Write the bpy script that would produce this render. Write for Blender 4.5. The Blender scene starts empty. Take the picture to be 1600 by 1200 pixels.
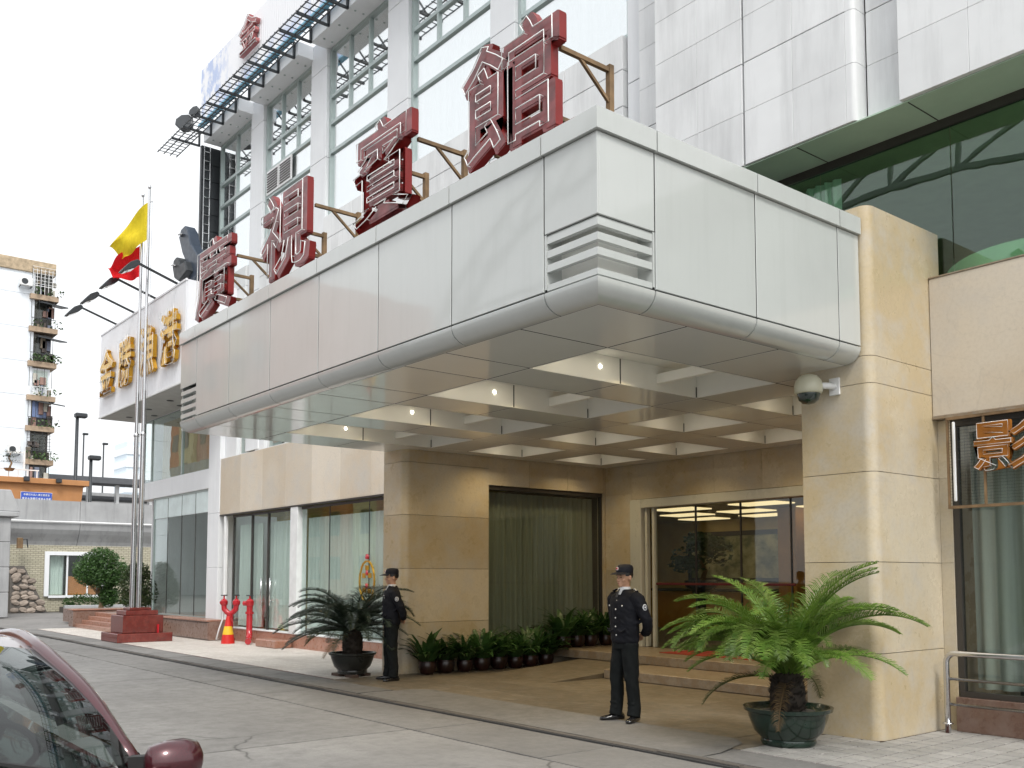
import bpy, bmesh, math, random
from mathutils import Vector, Matrix, noise as mnoise
R = math.radians
random.seed(7)
scene = bpy.context.scene
COL = scene.collection

# ------------------------------------------------------------------ camera
CAM = (0.0, 0.0, 1.62)
cd = bpy.data.cameras.new('camera'); cam = bpy.data.objects.new('camera', cd); COL.objects.link(cam)
cd.sensor_width = 36.0; cd.lens = 33.69; cd.shift_y = 0.1238
cd.clip_start = 0.05; cd.clip_end = 2000
cam.location = CAM
_v = Vector((-0.77753 * math.cos(R(4.011)), 0.62884 * math.cos(R(4.011)), math.sin(R(4.011))))
cam.rotation_euler = _v.to_track_quat('-Z', 'Y').to_euler()
scene.camera = cam

# ------------------------------------------------------------------ sky, sun, exposure
SUN_EL, SUN_AZ = 52.0, -24.0            # azimuth of the sun in the XY plane, from +X towards +Y
world = bpy.data.worlds.new('World'); scene.world = world; world.use_nodes = True
nt = world.node_tree; nt.nodes.clear()
wo = nt.nodes.new('ShaderNodeOutputWorld'); bg = nt.nodes.new('ShaderNodeBackground')
sky = nt.nodes.new('ShaderNodeTexSky'); sky.sky_type = 'NISHITA'; sky.sun_disc = False
sky.sun_elevation = R(SUN_EL); sky.sun_rotation = R(90 - SUN_AZ)
sky.air_density = 1.6; sky.dust_density = 6.0; sky.ozone_density = 0.6
hs = nt.nodes.new('ShaderNodeHueSaturation'); hs.inputs['Saturation'].default_value = 0.16
nt.links.new(sky.outputs[0], hs.inputs['Color']); ov = nt.nodes.new('ShaderNodeMix'); ov.data_type = 'RGBA'; ov.inputs[0].default_value = 0.75   # even cloud cover
ov.inputs[7].default_value = (4.3, 4.4, 4.5, 1); nt.links.new(hs.outputs[0], ov.inputs[6]); nt.links.new(ov.outputs[2], bg.inputs['Color'])
bg.inputs['Strength'].default_value = 0.15
nt.links.new(bg.outputs[0], wo.inputs['Surface'])
sl = bpy.data.lights.new('sun', 'SUN'); sun = bpy.data.objects.new('sun', sl); COL.objects.link(sun)
sl.energy = 0.9; sl.angle = R(14); sl.color = (1.0, 0.965, 0.91)
_s = Vector((math.cos(R(SUN_EL)) * math.cos(R(SUN_AZ)), math.cos(R(SUN_EL)) * math.sin(R(SUN_AZ)), math.sin(R(SUN_EL))))
sun.rotation_euler = _s.to_track_quat('Z', 'Y').to_euler(); sun.location = (0, 0, 60)
vs = scene.view_settings
vs.view_transform = 'Standard'; vs.look = 'None'; vs.gamma = 1.0; vs.use_curve_mapping = False
vs.exposure = 1.0
scene.cycles.max_bounces = 7; scene.cycles.diffuse_bounces = 4; scene.cycles.glossy_bounces = 4; scene.cycles.transparent_max_bounces = 10
scene.cycles.sample_clamp_indirect = 6.0
scene.cycles.use_denoising = True

# ------------------------------------------------------------------ helpers
def link(name, data, parent=None, loc=(0, 0, 0)):
    o = bpy.data.objects.new(name, data); COL.objects.link(o)
    if parent is not None:
        o.parent = parent
    o.location = loc
    return o

def wloc(o):
    v = Vector((0, 0, 0))
    while o is not None:
        v += o.location; o = o.parent
    return v

def tag(o, label=None, cat=None, group=None, kind=None):
    if label: o['label'] = label
    if cat: o['category'] = cat
    if group: o['group'] = group
    if kind: o['kind'] = kind
    return o

def thing(name, label, cat, loc=(0, 0, 0), rz=0.0, group=None):
    o = link(name, None, None, loc); o.rotation_euler = (0, 0, rz); o.empty_display_size = 0.3
    return tag(o, label, cat, group)

class MB:
    """collects shapes; build() links them as one mesh object"""
    def __init__(s): s.v = []; s.f = []
    def add(s, vs, fs):
        n = len(s.v); s.v += [tuple(p) for p in vs]; s.f += [tuple(i + n for i in f) for f in fs]; return s
    def box(s, x0, x1, y0, y1, z0, z1):
        return s.add([(x0,y0,z0),(x1,y0,z0),(x1,y1,z0),(x0,y1,z0),(x0,y0,z1),(x1,y0,z1),(x1,y1,z1),(x0,y1,z1)],
                     [(0,3,2,1),(4,5,6,7),(0,1,5,4),(1,2,6,5),(2,3,7,6),(3,0,4,7)])
    def quad(s, a, b, c, d): return s.add([a, b, c, d], [(0, 1, 2, 3)])
    def bar(s, a, b, w, h=None, up=(0, 0, 1)):
        """square bar from a to b"""
        h = h or w; a = Vector(a); b = Vector(b); d = (b - a).normalized(); u = Vector(up)
        if abs(d.dot(u)) > 0.98: u = Vector((0, 1, 0))
        r = d.cross(u).normalized(); u = r.cross(d).normalized(); r *= w / 2; u *= h / 2
        return s.add([a-r-u, a+r-u, a+r+u, a-r+u, b-r-u, b+r-u, b+r+u, b-r+u],
                     [(0,1,2,3),(7,6,5,4),(0,4,5,1),(1,5,6,2),(2,6,7,3),(3,7,4,0)])
    def tube(s, pts, r, n=8, cap=True):
        pts = [Vector(p) for p in pts]; rs = r if isinstance(r, (list, tuple)) else [r] * len(pts)
        base = len(s.v); prev = None
        for i, p in enumerate(pts):
            d = (pts[min(i + 1, len(pts) - 1)] - pts[max(i - 1, 0)]).normalized()
            if prev is None:
                u = Vector((0, 0, 1)) if abs(d.z) < 0.9 else Vector((1, 0, 0))
            else: u = prev
            rt = d.cross(u)
            if rt.length < 1e-5: rt = d.cross(Vector((0, 1, 0.1)))
            rt.normalize(); u = rt.cross(d).normalized(); prev = u
            for k in range(n):
                a = 2 * math.pi * k / n
                s.v.append(tuple(p + (rt * math.cos(a) + u * math.sin(a)) * rs[i]))
        for i in range(len(pts) - 1):
            for k in range(n):
                k2 = (k + 1) % n; b = base + i * n
                s.f.append((b + k, b + k2, b + n + k2, b + n + k))
        if cap:
            s.f.append(tuple(base + k for k in reversed(range(n)))); b = base + (len(pts) - 1) * n
            s.f.append(tuple(b + k for k in range(n)))
        return s
    def lathe(s, prof, c=(0, 0, 0), n=20, sx=1.0, sy=1.0, caps=True):
        base = len(s.v)
        for r, z in prof:
            for k in range(n):
                a = 2 * math.pi * k / n
                s.v.append((c[0] + r * sx * math.cos(a), c[1] + r * sy * math.sin(a), c[2] + z))
        for i in range(len(prof) - 1):
            for k in range(n):
                k2 = (k + 1) % n; b = base + i * n
                s.f.append((b + k, b + k2, b + n + k2, b + n + k))
        if caps:
            s.f.append(tuple(base + k for k in reversed(range(n)))); b = base + (len(prof) - 1) * n
            s.f.append(tuple(b + k for k in range(n)))
        return s
    def prism(s, poly, z0, z1):
        n = len(poly)
        return s.add([(x, y, z0) for x, y in poly] + [(x, y, z1) for x, y in poly],
                     [tuple(reversed(range(n))), tuple(range(n, 2 * n))] + [(i, (i+1) % n, n + (i+1) % n, n + i) for i in range(n)])
    def extr(s, poly, axis, a0, a1):
        """poly in the two other axes (cyclic order), extruded along axis"""
        n = len(poly)
        def P(p, a):
            return {'x': (a, p[0], p[1]), 'y': (p[0], a, p[1]), 'z': (p[0], p[1], a)}[axis]
        return s.add([P(p, a0) for p in poly] + [P(p, a1) for p in poly],
                     [tuple(reversed(range(n))), tuple(range(n, 2 * n))] + [(i, (i+1) % n, n + (i+1) % n, n + i) for i in range(n)])
    def mesh(s, name, mat=None, smooth=False, bevel=0.0, fix=True, auto=None):
        me = bpy.data.meshes.new(name); me.from_pydata(s.v, [], s.f); me.update()
        if fix or bevel:
            bm = bmesh.new(); bm.from_mesh(me)
            if fix: bmesh.ops.recalc_face_normals(bm, faces=bm.faces[:])
            if bevel: bmesh.ops.bevel(bm, geom=bm.edges[:], offset=bevel, segments=1, affect='EDGES')
            bm.to_mesh(me); bm.free()
        if smooth: me.polygons.foreach_set('use_smooth', [True] * len(me.polygons))
        if auto: me.set_sharp_from_angle(angle=R(auto))
        if mat: me.materials.append(mat)
        return me
    def build(s, name, mat, parent=None, smooth=False, bevel=0.0, local=False, fix=True, auto=None):
        if parent is not None and not local:
            w = wloc(parent); s.v = [(x - w.x, y - w.y, z - w.z) for x, y, z in s.v]
        return link(name, s.mesh(name, mat, smooth, bevel, fix, auto), parent)

_boxes = {}
def box(name, x0, x1, y0, y1, z0, z1, mat, parent=None, bevel=0.004):
    """one box-shaped piece; alike pieces share their mesh"""
    d = (round(x1 - x0, 4), round(y1 - y0, 4), round(z1 - z0, 4)); k = d + (mat.name, bevel)
    if k not in _boxes:
        a, b, c = d[0] / 2, d[1] / 2, d[2] / 2
        bv = min(bevel, 0.3 * min(d))
        _boxes[k] = MB().box(-a, a, -b, b, -c, c).mesh(name, mat, bevel=bv, fix=False)
    c = Vector(((x0 + x1) / 2, (y0 + y1) / 2, (z0 + z1) / 2))
    return link(name, _boxes[k], parent, c - (wloc(parent) if parent is not None else Vector()))

def copy_tree(o, parent=None):
    c = o.copy(); COL.objects.link(c); c.parent = parent
    for ch in list(o.children): copy_tree(ch, c)
    return c

# ------------------------------------------------------------------ materials
def nmat(name):
    m = bpy.data.materials.new(name); m.use_nodes = True
    t = m.node_tree; b = t.nodes['Principled BSDF']
    return m, t, b

def N(t, typ, **kw):
    n = t.nodes.new(typ)
    for k, v in kw.items():
        if k in n.inputs: n.inputs[k].default_value = v
        else: setattr(n, k, v)
    return n

def wpos(t, scale=(1, 1, 1)):
    g = t.nodes.new('ShaderNodeNewGeometry'); mp = t.nodes.new('ShaderNodeMapping')
    mp.inputs['Scale'].default_value = scale; t.links.new(g.outputs['Position'], mp.inputs['Vector'])
    return mp.outputs[0]

def mixc(t, fac, a, b, blend='MIX'):
    m = t.nodes.new('ShaderNodeMix'); m.data_type = 'RGBA'; m.blend_type = blend
    for i, x in ((0, fac), (6, a), (7, b)):
        if hasattr(x, 'links'): t.links.new(x, m.inputs[i])
        else: m.inputs[i].default_value = x if i == 0 or len(x) == 4 else (*x, 1)
    return m.outputs[2]

def ramp(t, src, stops):
    r = t.nodes.new('ShaderNodeValToRGB'); e = r.color_ramp.elements
    while len(e) > 1: e.remove(e[-1])
    for i, (p, c) in enumerate(stops):
        el = e[0] if i == 0 else e.new(p)
        el.position = p; el.color = (c, c, c, 1) if isinstance(c, (int, float)) else (*c, 1)
    t.links.new(src, r.inputs[0]); return r.outputs[0]

def noise(t, vec, scale, detail=4.0, rough=0.55, out=0):
    n = N(t, 'ShaderNodeTexNoise', Scale=scale, Detail=detail, Roughness=rough); t.links.new(vec, n.inputs['Vector']); return n.outputs[out]

def bump(t, b, src, strength, dist=0.01):
    bp = N(t, 'ShaderNodeBump', Strength=strength, Distance=dist); t.links.new(src, bp.inputs['Height']); t.links.new(bp.outputs[0], b.inputs['Normal']); return bp

def plain(name, c, rough=0.5, metal=0.0, var=0.10, scale=3.0, spec=0.5, bmp=0.0, bscale=60.0, rnd=0.0, coat=0.0, stretch=(1, 1, 1), dirt=0.0):
    """painted / plastic / metal surface with uneven tone"""
    m, t, b = nmat(name)
    v = wpos(t, stretch); n = noise(t, v, scale, 5)
    a = tuple(max(0, x * (1 - var)) for x in c); d = tuple(min(1, x * (1 + var)) for x in c)
    f = ramp(t, n, [(0.3, 0.0), (0.7, 1.0)])
    cc = mixc(t, f, a, d)
    if dirt:
        n2 = noise(t, wpos(t, (2.2, 2.2, 0.22)), 1.6, 6, 0.65)
        cc = mixc(t, ramp(t, n2, [(0.5, 0.0), (0.8, dirt)]), cc, tuple(x * 0.45 for x in c))
    if rnd:
        oi = t.nodes.new('ShaderNodeObjectInfo')
        cc = mixc(t, 1.0, cc, ramp(t, oi.outputs['Random'], [(0, 1 - rnd), (1, 1.0)]), 'MULTIPLY')
    t.links.new(cc, b.inputs['Base Color'])
    b.inputs['Metallic'].default_value = metal; b.inputs['Specular IOR Level'].default_value = spec
    b.inputs['Coat Weight'].default_value = coat; b.inputs['Coat Roughness'].default_value = 0.05
    rr = ramp(t, noise(t, v, scale * 2.3, 4), [(0.25, max(0.0, rough * 0.8)), (0.75, min(1, rough * 1.2))])
    t.links.new(rr, b.inputs['Roughness'])
    if bmp: bump(t, b, noise(t, v, bscale, 4), bmp, 0.006)
    return m

def glass_mat(name, tint=(0.72, 0.86, 0.80), r0=0.05, rmax=0.85, rough=0.0, power=3.6):
    """architectural pane: lets light through, reflects more at grazing angles"""
    m = bpy.data.materials.new(name); m.use_nodes = True; t = m.node_tree; t.nodes.clear()
    o = t.nodes.new('ShaderNodeOutputMaterial'); mx = t.nodes.new('ShaderNodeMixShader')
    tr = N(t, 'ShaderNodeBsdfTransparent'); tr.inputs[0].default_value = (*tint, 1)
    gl = N(t, 'ShaderNodeBsdfGlossy', Roughness=rough); gl.inputs[0].default_value = (0.98, 1, 1, 1)
    lw = N(t, 'ShaderNodeLayerWeight', Blend=0.5)
    pw = N(t, 'ShaderNodeMath', operation='POWER'); pw.inputs[1].default_value = power; t.links.new(lw.outputs['Facing'], pw.inputs[0])
    ma = N(t, 'ShaderNodeMath', operation='MULTIPLY_ADD'); ma.inputs[1].default_value = rmax - r0; ma.inputs[2].default_value = r0
    t.links.new(pw.outputs[0], ma.inputs[0]); t.links.new(ma.outputs[0], mx.inputs[0])
    t.links.new(tr.outputs[0], mx.inputs[1]); t.links.new(gl.outputs[0], mx.inputs[2]); t.links.new(mx.outputs[0], o.inputs[0])
    # slight waviness of float glass
    n = noise(t, wpos(t), 1.3, 2); bp = N(t, 'ShaderNodeBump', Strength=0.05, Distance=0.02)
    t.links.new(n, bp.inputs['Height']); t.links.new(bp.outputs[0], gl.inputs['Normal'])
    return m

def emit(name, c, s):
    m, t, b = nmat(name); b.inputs['Base Color'].default_value = (*c, 1)
    b.inputs['Emission Color'].default_value = (*c, 1); b.inputs['Emission Strength'].default_value = s
    return m

def marble_mat(name, base, warm, grey, rough=0.3, sc=0.9):
    m, t, b = nmat(name)
    v = wpos(t); n1 = noise(t, v, sc, 6, 0.6); n2 = noise(t, v, sc * 2.7, 6, 0.65); n3 = noise(t, v, 26, 5, 0.7)
    cc = mixc(t, ramp(t, n1, [(0.43, 0.0), (0.57, 1.0)]), base, warm)
    cc = mixc(t, ramp(t, n2, [(0.48, 0.0), (0.68, 0.8)]), cc, grey)
    cc = mixc(t, ramp(t, n3, [(0.45, 0.0), (0.75, 0.35)]), cc, tuple(x * 0.72 for x in warm))
    vn = N(t, 'ShaderNodeTexNoise', Scale=1.1, Detail=5.0, Distortion=1.2); t.links.new(v, vn.inputs['Vector'])
    vein = ramp(t, vn.outputs[0], [(0.488, 0.0), (0.497, 0.14), (0.506, 0.0)])
    cc = mixc(t, vein, cc, tuple(x * 0.5 for x in grey))
    oi = t.nodes.new('ShaderNodeObjectInfo')
    cc = mixc(t, 1.0, cc, ramp(t, oi.outputs['Random'], [(0, (0.80, 0.79, 0.77)), (1, (1, 1, 1))]), 'MULTIPLY')
    t.links.new(cc, b.inputs['Base Color'])
    t.links.new(ramp(t, n2, [(0.2, rough * 0.7), (0.8, rough * 1.3)]), b.inputs['Roughness'])
    bump(t, b, n3, 0.06, 0.004)
    return m

def panel_mat(name, c, streak=0.11):
    """coated sheet panel: faint rain streaks, slightly uneven flatness, glossy coat"""
    m = plain(name, c, 0.22, 0.0, 0.035, 0.9, spec=0.6, rnd=0.07, coat=1.0)
    t = m.node_tree; b = t.nodes['Principled BSDF']; old = b.inputs['Base Color'].links[0].from_socket
    st = ramp(t, noise(t, wpos(t, (5, 5, 0.35)), 1.3, 6, 0.65), [(0.5, 0.0), (0.78, streak)])
    bl = ramp(t, noise(t, wpos(t), 0.7, 6, 0.7), [(0.5, 0.0), (0.75, 0.14)])
    cc = mixc(t, st, old, tuple(x * 0.45 for x in (c[0], c[1] * .97, c[2] * .9))); cc = mixc(t, bl, cc, tuple(x * 0.6 for x in c))
    t.links.new(cc, b.inputs['Base Color'])
    bp = N(t, 'ShaderNodeBump', Strength=0.12, Distance=0.02); t.links.new(noise(t, wpos(t), 1.1, 2), bp.inputs['Height']); t.links.new(bp.outputs[0], b.inputs['Coat Normal'])
    return m
MT = {}
MT['alu'] = panel_mat('white_panel_coating', (0.54, 0.565, 0.55))
MT['alu_soffit'] = plain('soffit_panel_coating', (0.86, 0.865, 0.835), 0.14, 0.0, 0.03, 0.8, spec=0.65, rnd=0.05, coat=0.5)
MT['coffer'] = plain('coffer_paint', (0.82, 0.82, 0.77), 0.4, 0.0, 0.03, 1.0, rnd=0.04)
MT['joint'] = plain('dark_joint', (0.04, 0.04, 0.04), 0.8)
MT['clad'] = plain('white_cladding', (0.765, 0.78, 0.785), 0.42, 0.0, 0.06, 1.2, rnd=0.09, dirt=0.42, bmp=0.04, bscale=20)
MT['pilaster'] = plain('white_paint', (0.78, 0.80, 0.82), 0.45, 0.0, 0.03, 1.2, dirt=0.14)
MT['fascia'] = plain('ribbed_white_sheet', (0.80, 0.81, 0.84), 0.4, 0.0, 0.03, 1.0, dirt=0.10)
MT['marble'] = marble_mat('beige_marble', (0.62, 0.545, 0.41), (0.565, 0.46, 0.29), (0.56, 0.52, 0.45))
MT['marble_band'] = marble_mat('pale_pink_stone', (0.74, 0.665, 0.555), (0.70, 0.60, 0.47), (0.66, 0.62, 0.56), 0.4, 0.5)
MT['granite_red'] = marble_mat('red_granite', (0.20, 0.045, 0.035), (0.16, 0.03, 0.025), (0.12, 0.04, 0.035), 0.12, 6)
MT['granite_pink'] = marble_mat('pink_granite', (0.42, 0.22, 0.16), (0.36, 0.17, 0.11), (0.34, 0.22, 0.18), 0.3, 5)
MT['granite_brown'] = marble_mat('brown_granite', (0.24, 0.16, 0.13), (0.20, 0.12, 0.09), (0.27, 0.20, 0.17), 0.3, 5)
MT['porch'] = marble_mat('tan_granite_floor', (0.19, 0.16, 0.12), (0.155, 0.125, 0.085), (0.15, 0.14, 0.12), 0.6, 3)
MT['step'] = marble_mat('speckled_step_stone', (0.34, 0.28, 0.21), (0.27, 0.20, 0.13), (0.24, 0.22, 0.19), 0.35, 7)
MT['frame'] = plain('grey_green_window_frame', (0.42, 0.49, 0.48), 0.35, 0.3, 0.05)
MT['frame_white'] = plain('white_frame', (0.76, 0.77, 0.77), 0.35)
MT['frame_dark'] = plain('dark_bronze_frame', (0.06, 0.055, 0.05), 0.4, 0.4)
MT['door_frame'] = plain('pale_steel_surround', (0.56, 0.56, 0.50), 0.3, 0.0, 0.03)
MT['steel'] = plain('stainless_steel', (0.62, 0.62, 0.63), 0.14, 1.0, 0.05, 4)
MT['glass'] = glass_mat('window_glass', (0.91, 0.96, 0.94), 0.06, 0.8)
MT['glass_hi'] = glass_mat('sky_mirroring_glass', (0.93, 0.96, 0.97), 0.58, 0.92, 0.0, 2.2)
MT['glass_green'] = glass_mat('green_glass', (0.70, 0.88, 0.76), 0.06, 0.75, 0.0, 4.0)
MT['glass_dim'] = glass_mat('porch_glass', (0.87, 0.89, 0.86), 0.04, 0.75)
def curtain_mat(name, c, tr=0.35):
    m = bpy.data.materials.new(name); m.use_nodes = True; t = m.node_tree; b = t.nodes['Principled BSDF']
    v = wpos(t, (9, 9, 0.15)); cc = mixc(t, ramp(t, noise(t, v, 2.2, 3), [(0.3, 0), (0.7, 1)]), tuple(x * 0.82 for x in c), c)
    t.links.new(cc, b.inputs['Base Color']); b.inputs['Roughness'].default_value = 0.9; b.inputs['Specular IOR Level'].default_value = 0.1
    ts = t.nodes.new('ShaderNodeBsdfTranslucent'); t.links.new(cc, ts.inputs[0]); mx = N(t, 'ShaderNodeMixShader'); mx.inputs[0].default_value = tr
    t.links.new(b.outputs[0], mx.inputs[1]); t.links.new(ts.outputs[0], mx.inputs[2]); t.links.new(mx.outputs[0], t.nodes['Material Output'].inputs[0])
    return m
MT['sheer'] = curtain_mat('sheer_curtain', (0.90, 0.915, 0.90), 0.15)
MT['drape_teal'] = curtain_mat('teal_drape', (0.46, 0.52, 0.51), 0.2)
MT['frosted'] = plain('frosted_transom', (0.66, 0.76, 0.76), 0.4)
MT['sheer_white'] = curtain_mat('white_sheer', (0.92, 0.93, 0.95), 0.15)
MT['drape'] = curtain_mat('brown_drape', (0.42, 0.37, 0.29), 0.2)
MT['drape_green'] = curtain_mat('grey_green_drape', (0.42, 0.45, 0.38), 0.25)
MT['drape_warm'] = curtain_mat('striped_warm_drape', (0.62, 0.50, 0.36), 0.25)
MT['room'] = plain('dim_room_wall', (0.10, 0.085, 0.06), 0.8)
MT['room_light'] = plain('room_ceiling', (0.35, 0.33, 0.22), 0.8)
MT['soffit_green'] = plain('green_soffit', (0.42, 0.56, 0.44), 0.5, 0.0, 0.05)
MT['black'] = plain('black_paint', (0.018, 0.018, 0.02), 0.4)
MT['iron'] = plain('painted_iron', (0.035, 0.04, 0.045), 0.45, 0.2)
MT['rust'] = plain('rusty_steel', (0.19, 0.12, 0.06), 0.7, 0.0, 0.4, 5, bmp=0.1)
MT['red_side'] = plain('red_letter_return', (0.21, 0.016, 0.015), 0.35, 0.0, 0.12, 4)
MT['red_face'] = plain('faded_red_letter_face', (0.19, 0.04, 0.042), 0.4, 0.0, 0.5, 5, coat=0.3)
MT['neon'] = plain('white_neon_tube', (0.86, 0.87, 0.86), 0.12, 0.0, 0.03, coat=0.5)
MT['gold'] = plain('gold_letter', (0.72, 0.43, 0.055), 0.22, 0.75, 0.12, 6)
MT['gold_side'] = plain('gold_letter_side', (0.56, 0.30, 0.03), 0.3, 0.6, 0.12, 6)
MT['fire_red'] = plain('fire_red_paint', (0.42, 0.012, 0.02), 0.22, 0.0, 0.1, 6, coat=0.5)
MT['yellow'] = plain('yellow_paint', (0.75, 0.46, 0.02), 0.4)
# ================================================================== ground, road, pavements
def concrete_mat(name, c, rough=0.75, stain=0.5, crack=True, sc=0.5):
    m, t, b = nmat(name)
    v = wpos(t); n1 = noise(t, v, sc, 6, 0.62); n2 = noise(t, v, 5.0, 6, 0.7); n3 = noise(t, v, 90, 3, 0.7)
    cc = mixc(t, ramp(t, n1, [(0.35, 0), (0.65, 1)]), tuple(x * 0.72 for x in c), tuple(x * 1.15 for x in c))
    cc = mixc(t, ramp(t, n2, [(0.46, 0), (0.72, stain)]), cc, tuple(x * 0.55 for x in c))
    cc = mixc(t, ramp(t, n3, [(0.35, 0.35), (0.65, 0.0)]), cc, tuple(x * 0.62 for x in c))
    n4 = noise(t, v, 24, 4, 0.75); cc = mixc(t, ramp(t, n4, [(0.42, 0.4), (0.62, 0.0)]), cc, tuple(x * 0.66 for x in c))
    oil = ramp(t, noise(t, v, 1.3, 4, 0.6), [(0.63, 0.0), (0.70, 0.55)]); cc = mixc(t, oil, cc, tuple(x * 0.45 for x in c))   # oil spots
    oi = t.nodes.new('ShaderNodeObjectInfo')
    cc = mixc(t, 1.0, cc, ramp(t, oi.outputs['Random'], [(0, 0.84), (1, 1.0)]), 'MULTIPLY')
    if crack:
        wv = t.nodes.new('ShaderNodeVectorMath'); wv.operation = 'ADD'
        wn = noise(t, v, 1.7, 3, 0.5, 1); sc2 = N(t, 'ShaderNodeVectorMath', operation='SCALE'); sc2.inputs['Scale'].default_value = 0.5
        t.links.new(wn, sc2.inputs[0]); t.links.new(v, wv.inputs[0]); t.links.new(sc2.outputs[0], wv.inputs[1])
        vo = N(t, 'ShaderNodeTexVoronoi', Scale=0.42); vo.feature = 'DISTANCE_TO_EDGE'; t.links.new(wv.outputs[0], vo.inputs['Vector'])
        ck = ramp(t, vo.outputs['Distance'], [(0.0, 0.9), (0.009, 0.0)])
        gate = ramp(t, noise(t, v, 0.35, 2), [(0.52, 0.0), (0.58, 1.0)])
        mm = N(t, 'ShaderNodeMath', operation='MULTIPLY'); t.links.new(ck, mm.inputs[0]); t.links.new(gate, mm.inputs[1])
        cc = mixc(t, mm.outputs[0], cc, tuple(x * 0.22 for x in c))
    t.links.new(cc, b.inputs['Base Color'])
    t.links.new(ramp(t, n2, [(0.3, rough * 0.8), (0.7, min(1, rough * 1.15))]), b.inputs['Roughness'])
    bump(t, b, n3, 0.25, 0.004); b.inputs['Specular IOR Level'].default_value = 0.4
    return m
MT['road'] = concrete_mat('worn_concrete_road', (0.275, 0.268, 0.258), 0.66, 0.7)
MT['gutter'] = concrete_mat('gutter_concrete', (0.235, 0.228, 0.218), 0.7, crack=False)
MT['apron'] = concrete_mat('apron_concrete', (0.23, 0.222, 0.21), 0.7, crack=False)
MT['kerb'] = concrete_mat('kerb_stone', (0.15, 0.135, 0.12), 0.8, crack=False)
MT['ground'] = concrete_mat('ground_concrete', (0.26, 0.25, 0.24), 0.8)
MT['tile'] = concrete_mat('pale_pavement_tile', (0.46, 0.445, 0.42), 0.6, 0.35, False)
MT['grout'] = plain('reddish_grout', (0.12, 0.05, 0.04), 0.9)
def tilesheet():
    m, t, b = nmat('small_tile_pavement')
    v = wpos(t); br = N(t, 'ShaderNodeTexBrick', Scale=1.0); br.offset = 0.0
    br.inputs['Brick Width'].default_value = 0.2; br.inputs['Row Height'].default_value = 0.1; br.inputs['Mortar Size'].default_value = 0.006
    br.inputs['Color1'].default_value = (0.66, 0.63, 0.58, 1); br.inputs['Color2'].default_value = (0.58, 0.55, 0.50, 1); br.inputs['Mortar'].default_value = (0.22, 0.12, 0.10, 1)
    t.links.new(v, br.inputs['Vector'])
    n = noise(t, v, 1.1, 6, 0.65); cc = mixc(t, ramp(t, n, [(0.45, 0), (0.75, 0.5)]), br.outputs[0], (0.26, 0.22, 0.19))
    t.links.new(cc, b.inputs['Base Color']); b.inputs['Roughness'].default_value = 0.6
    bump(t, b, br.outputs['Fac'], -0.25, 0.004)
    return m
MT['tilesheet'] = tilesheet()

g = MB().quad((-300, -300, -0.03), (300, -300, -0.03), (300, 300, -0.03), (-300, 300, -0.03)).build('ground', MT['ground']); tag(g, kind='structure')
rd = MB().box(-64, 14, -9.2, 6.66, -0.028, -0.012).build('road', MT['joint']); tag(rd, kind='structure')
# cast concrete bays of the carriageway, with worn, slightly uneven joints
xs = [-64, -57.0, -50.4, -43.0, -36.6, -30.0, -22.9, -15.75, -8.80, -2.3, 4.6, 14]
ys = [-9.2, -4.4, 0.9, 5.70]
rs = random.Random(3)
def slab(name, x0, x1, y0, y1, z, mat, parent, gap=0.017, jit=0.013, n=10):
    """a flat slab with slightly ragged edges"""
    poly = []
    cs = [(x0 + gap, y0 + gap), (x1 - gap, y0 + gap), (x1 - gap, y1 - gap), (x0 + gap, y1 - gap)]
    for i in range(4):
        a, c = cs[i], cs[(i + 1) % 4]
        for k in range(n):
            f = k / n; j = 0 if k == 0 else rs.uniform(-jit, jit)
            px, py = a[0] + (c[0] - a[0]) * f, a[1] + (c[1] - a[1]) * f
            if i % 2 == 0: py += j
            else: px += j
            poly.append((px, py))
    m = MB(); nn = len(poly)
    m.v = [(x, y, z) for x, y in poly] + [(x, y, z - 0.011) for x, y in poly]
    m.f = [tuple(range(nn))] + [(i, nn + i, nn + (i + 1) % nn, (i + 1) % nn) for i in range(nn)]
    return m.build(name, mat, parent, fix=True)
for i in range(len(xs) - 1):
    for j in range(3):
        slab('road_slab', xs[i], xs[i + 1], ys[j], ys[j + 1], rs.uniform(-0.001, 0.001), MT['road'], rd, n=14)
gx = -64.0; gl = []
while gx < 13: gl.append(gx); gx += 2.04
off = -8.70 - min(gl, key=lambda q: abs(q + 8.70)); gl = [q + off for q in gl]
for a, c in zip(gl[:-1], gl[1:]):
    slab('gutter_slab', a, c, 5.70, 6.64, rs.uniform(-0.001, 0.003), MT['gutter'], rd, 0.009, 0.008, 6)
# kerb line: low worn stones
kb = MB().box(-64, 14, 6.66, 6.82, -0.02, 0.012).build('kerb', MT['joint']); tag(kb, kind='structure')
q = -64.0
while q < 13:
    w = rs.uniform(0.8, 1.05)
    slab('kerb_stone', q, min(q + w, 14), 6.69 + rs.uniform(-.02, .02), 6.785 + rs.uniform(-.02, .02), 0.022 + rs.uniform(-0.006, 0.006), MT['kerb'], kb, 0.008, 0.012, 5); q += w
# pavement left of the porch
pv = MB().box(-33, -13.7, 7.47, 10.3, -0.02, 0.020).build('tiled_pavement', MT['tilesheet']); tag(pv, kind='structure')
bd = MB().box(-33, -11.9, 6.82, 7.455, -0.02, 0.004).build('pavement_border', MT['joint']); tag(bd, kind='structure')
q = -33.0
while q < -12.2:
    w = rs.uniform(0.9, 1.5); slab('border_slab', q, min(q + w, -11.9), 6.83, 7.45, 0.014 + rs.uniform(-.003, .004), MT['gutter'], bd, 0.006, 0.008, 5); q += w
pe = MB().box(-33, -13.7, 7.456, 7.469, -0.02, 0.016).build('pavement_edge', MT['grout']); tag(pe, kind='structure')
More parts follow.
